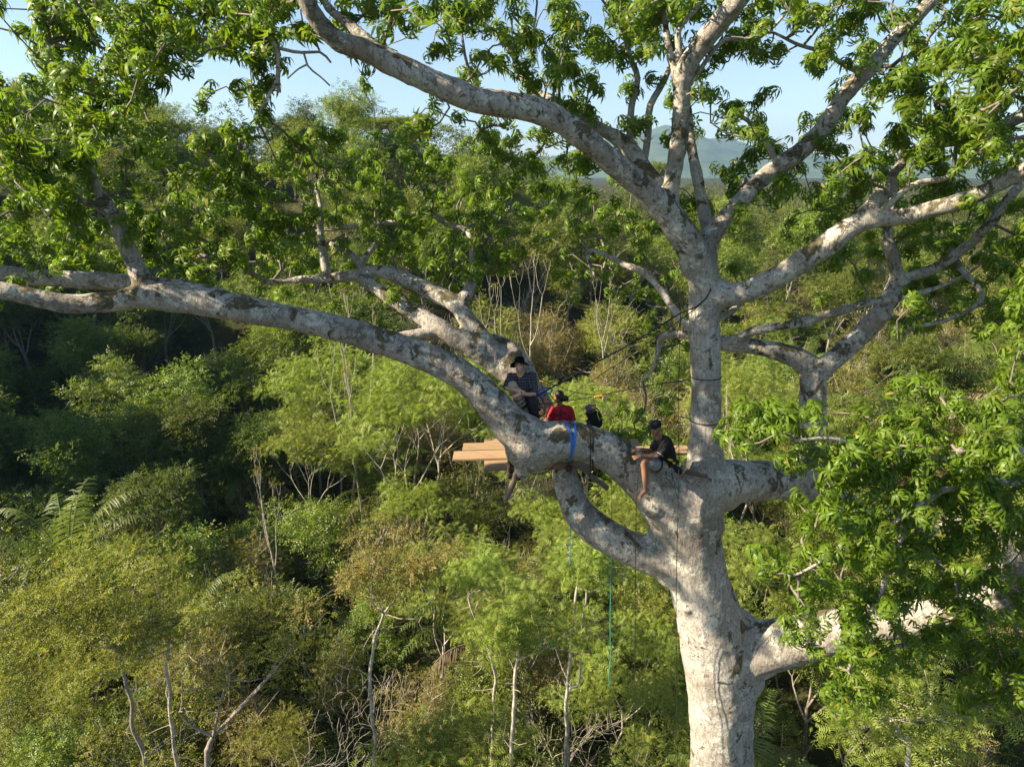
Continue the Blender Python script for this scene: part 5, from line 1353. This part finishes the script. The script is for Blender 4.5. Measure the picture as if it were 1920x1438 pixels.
# --- man in black sitting on the limb
h3 = empty('person', P(1250, 884, 11.0)); o3 = tuple(h3.location)
tag(h3, 'barefoot man in black shirt, cap and grey shorts sitting on the great limb', 'person')
YM = 10.98
J = {k: P(*v) for k, v in dict(pel=(1252,873,YM), ab=(1251,855,YM), ch=(1243,833,YM - .02), nk=(1237,820,YM - .04), hd=(1229.5,803,YM - .08), ns=(1249,831,YM - .16), ne=(1236,853,YM - .26), nw=(1204,854,YM - .28), fs=(1231,830,YM + .12), fe=(1222,844,YM + .12), fw=(1201,842,YM + .02), nh=(1246,876,YM - .08), nk2=(1208,864,YM - .26), na=(1210,915,YM - .30), fh=(1246,875,YM + .1), fk=(1212,866,YM + .16), fa=(1208,905,YM + .20)).items()}
B = MB()
capsule(B, [J['pel'], J['ab'], J['ch'], J['nk'] + Vector((0, 0, -.04))], [.14, .13, .14, .065]); capsule(B, [J['nk'] + Vector((.01, 0, -.05)), J['hd'] + Vector((.02, 0, -.05))], [.058, .052])
for a_, b2, c2 in (('ns', 'ne', 'nw'), ('fs', 'fe', 'fw')): capsule(B, [J['ch'] + Vector((0, 0, .03)), J[a_]], [.085, .062]); capsule(B, [J[a_], J[b2], J[c2]], [.058, .044, .027])
capsule(B, [J['nh'], J['nh'].lerp(J['nk2'], .6), J['nk2'], J['nk2'].lerp(J['na'], .35), J['na']], [.098, .078, .06, .055, .036])
capsule(B, [J['fh'], J['fk'], J['fk'].lerp(J['fa'], .35), J['fa']], [.095, .06, .055, .036])
for an, tw_ in (('na', (-.62, -.5, -.42)), ('fa', (-.7, -.1, -.5))):   # feet with toes
    d = Vector(tw_).normalized(); an_ = J[an]; sd_ = d.cross(Vector((0, 0, 1))).normalized(); heel = an_ + Vector((.02, .0, -.055)) - d * .03
    capsule(B, [heel, an_ + Vector((0, 0, -.05)) + d * .06, an_ + Vector((0, 0, -.055)) + d * .13], [.034, .038, .032])
    for k in range(5):
        q0 = an_ + Vector((0, 0, -.06)) + d * .14 + sd_ * (k - 2) * .017; capsule(B, [q0, q0 + d * (.045 - .005 * k)], [.014, .0105 if k else .013])
A3 = head(B, J['hd'], (-.62, -.76, .06), (-.05, 0, 1), .95)
hand(B, J['nw'], (-.9, -.1, -.2), (0, .75, -.6), .25, -1, 1, .22); hand(B, J['fw'], (-.9, .1, -.15), (0, .3, -.9), .6, 1)
remesh_obj('body', B, .0085, M['skin_tan'], h3, o3, 3)
B = MB(); capsule(B, [J['pel'] + Vector((0, 0, .03)), J['ab'], J['ch'], J['nk'] + Vector((.01, 0, -.06))], [.15, .147, .158, .078])
for a_, b2, t in (('ns', 'ne', .92), ('fs', 'fe', .6)): capsule(B, [J['ch'] + Vector((0, 0, .02)), J[a_]], [.102, .08]); capsule(B, [J[a_], J[a_].lerp(J[b2], t)], [.078, .068])
remesh_obj('shirt', B, .011, M['shirt_black'], h3, o3)
c = J['ns'].lerp(J['ne'], .96); ax = (J['ne'] - J['ns']).normalized(); e1 = ax.cross(Vector((0, 1, 0))).normalized(); e2 = ax.cross(e1)
MB().tube([tuple(c + (e1 * math.cos(6.283 * k / 16) + e2 * math.sin(6.283 * k / 16)) * .063) for k in range(17)], .010, 6, cap=False).build('sleeve_trim', M['shorts_grey'], h3, o3)
B = MB(); capsule(B, [J['pel'] + Vector((0, 0, -.02)), J['nh'], J['nh'].lerp(J['nk2'], .72)], [.152, .115, .092]); capsule(B, [J['pel'], J['fh'], J['fh'].lerp(J['fk'], .7)], [.15, .11, .09]); remesh_obj('shorts', B, .012, M['shorts_grey'], h3, o3)
at, rot, s = A3; face(h3, o3, at, rot, s, 'lip_tan')
B = MB(); B.ball(at(0, -.03, .02), (.08 * s, .085 * s, .085 * s), 14, 10, rot); remesh_obj('hair', B, .010, M['hair'], h3, o3)
hrn = None
lathe(MB(), at, [(.001, .145), (.045, .14), (.075, .118), (.088, .08), (.0905, .04), (.085, .038)]).build('cap', M['cap'], h3, o3)
v = []; q = []
for k in range(9):
    a = (k - 4) / 4 * 1.05
    for f in (0.0, 1.0):
        for th in (0, .006):
            v.append(tuple(at(.086 * math.sin(a) * (1 - .12 * f), .088 * math.cos(a) + f * .07 * math.cos(a) ** .5, .046 - .012 * f - .02 * f * abs(math.sin(a)) + th)))
for k in range(8):
    b0 = k * 4; n0 = b0 + 4
    q += [(b0, n0, n0 + 2, b0 + 2), (b0 + 1, b0 + 3, n0 + 3, n0 + 1), (b0 + 2, n0 + 2, n0 + 3, b0 + 3)]
MB().add(v, q).build('cap_peak', M['cap'], h3, o3)
# climbing harness he wears
def band(pts, r, mat, name, squash=.4): MB().tube(catmull(np.array([tuple(p) for p in pts]), .03), r, 7, squash=squash).build(name, M[mat], h3, o3)
def ringb(c, ax, rad, r, mat, name, rx=1.0):
    ax = Vector(ax).normalized(); e1 = ax.cross(Vector((0, 1, 0.01))).normalized(); e2 = ax.cross(e1)
    MB().tube([tuple(Vector(c) + (e1 * math.cos(6.283 * k / 20) * rx + e2 * math.sin(6.283 * k / 20)) * rad) for k in range(21)], r, 7, cap=False).build(name, M[mat], h3, o3)
ringb(J['pel'].lerp(J['ab'], .35), J['ab'] - J['pel'], .163, .026, 'pack_black', 'harness_belt')
ringb(J['nh'].lerp(J['nk2'], .35), J['nk2'] - J['nh'], .108, .014, 'pack_black', 'leg_loop')
for (x, y, dx, rr) in [(1257,862,.05,.020),(1248,874,.05,.018),(1232,867,.03,.016),(1233,876,.02,.018),(1224,877,.015,.018),(1264,868,.03,.016)]:
    p = P(x, y, YM); d = Vector((0, -1, -.1))
    c = P(x, y, YM - .185)
    MB().ball(c, (dx, .03, rr), 9, 6, Matrix.Rotation(R(15), 4, 'Y')).build('yellow_webbing', M['yellow'], h3, o3)
b_ = MB()
for k in range(5): b_.ball(P(1262 + 3 * k, 872 + 3 * k, YM - .1), (.05, .06, .05), 8, 6)
b_.build('gear_pouch', M['pack_black'], h3, o3)
band([P(1249, 882, YM - .2), P(1249, 892, YM - .25), P(1250, 898, YM - .27)], .008, 'pack_black', 'hanging_strap', 1)
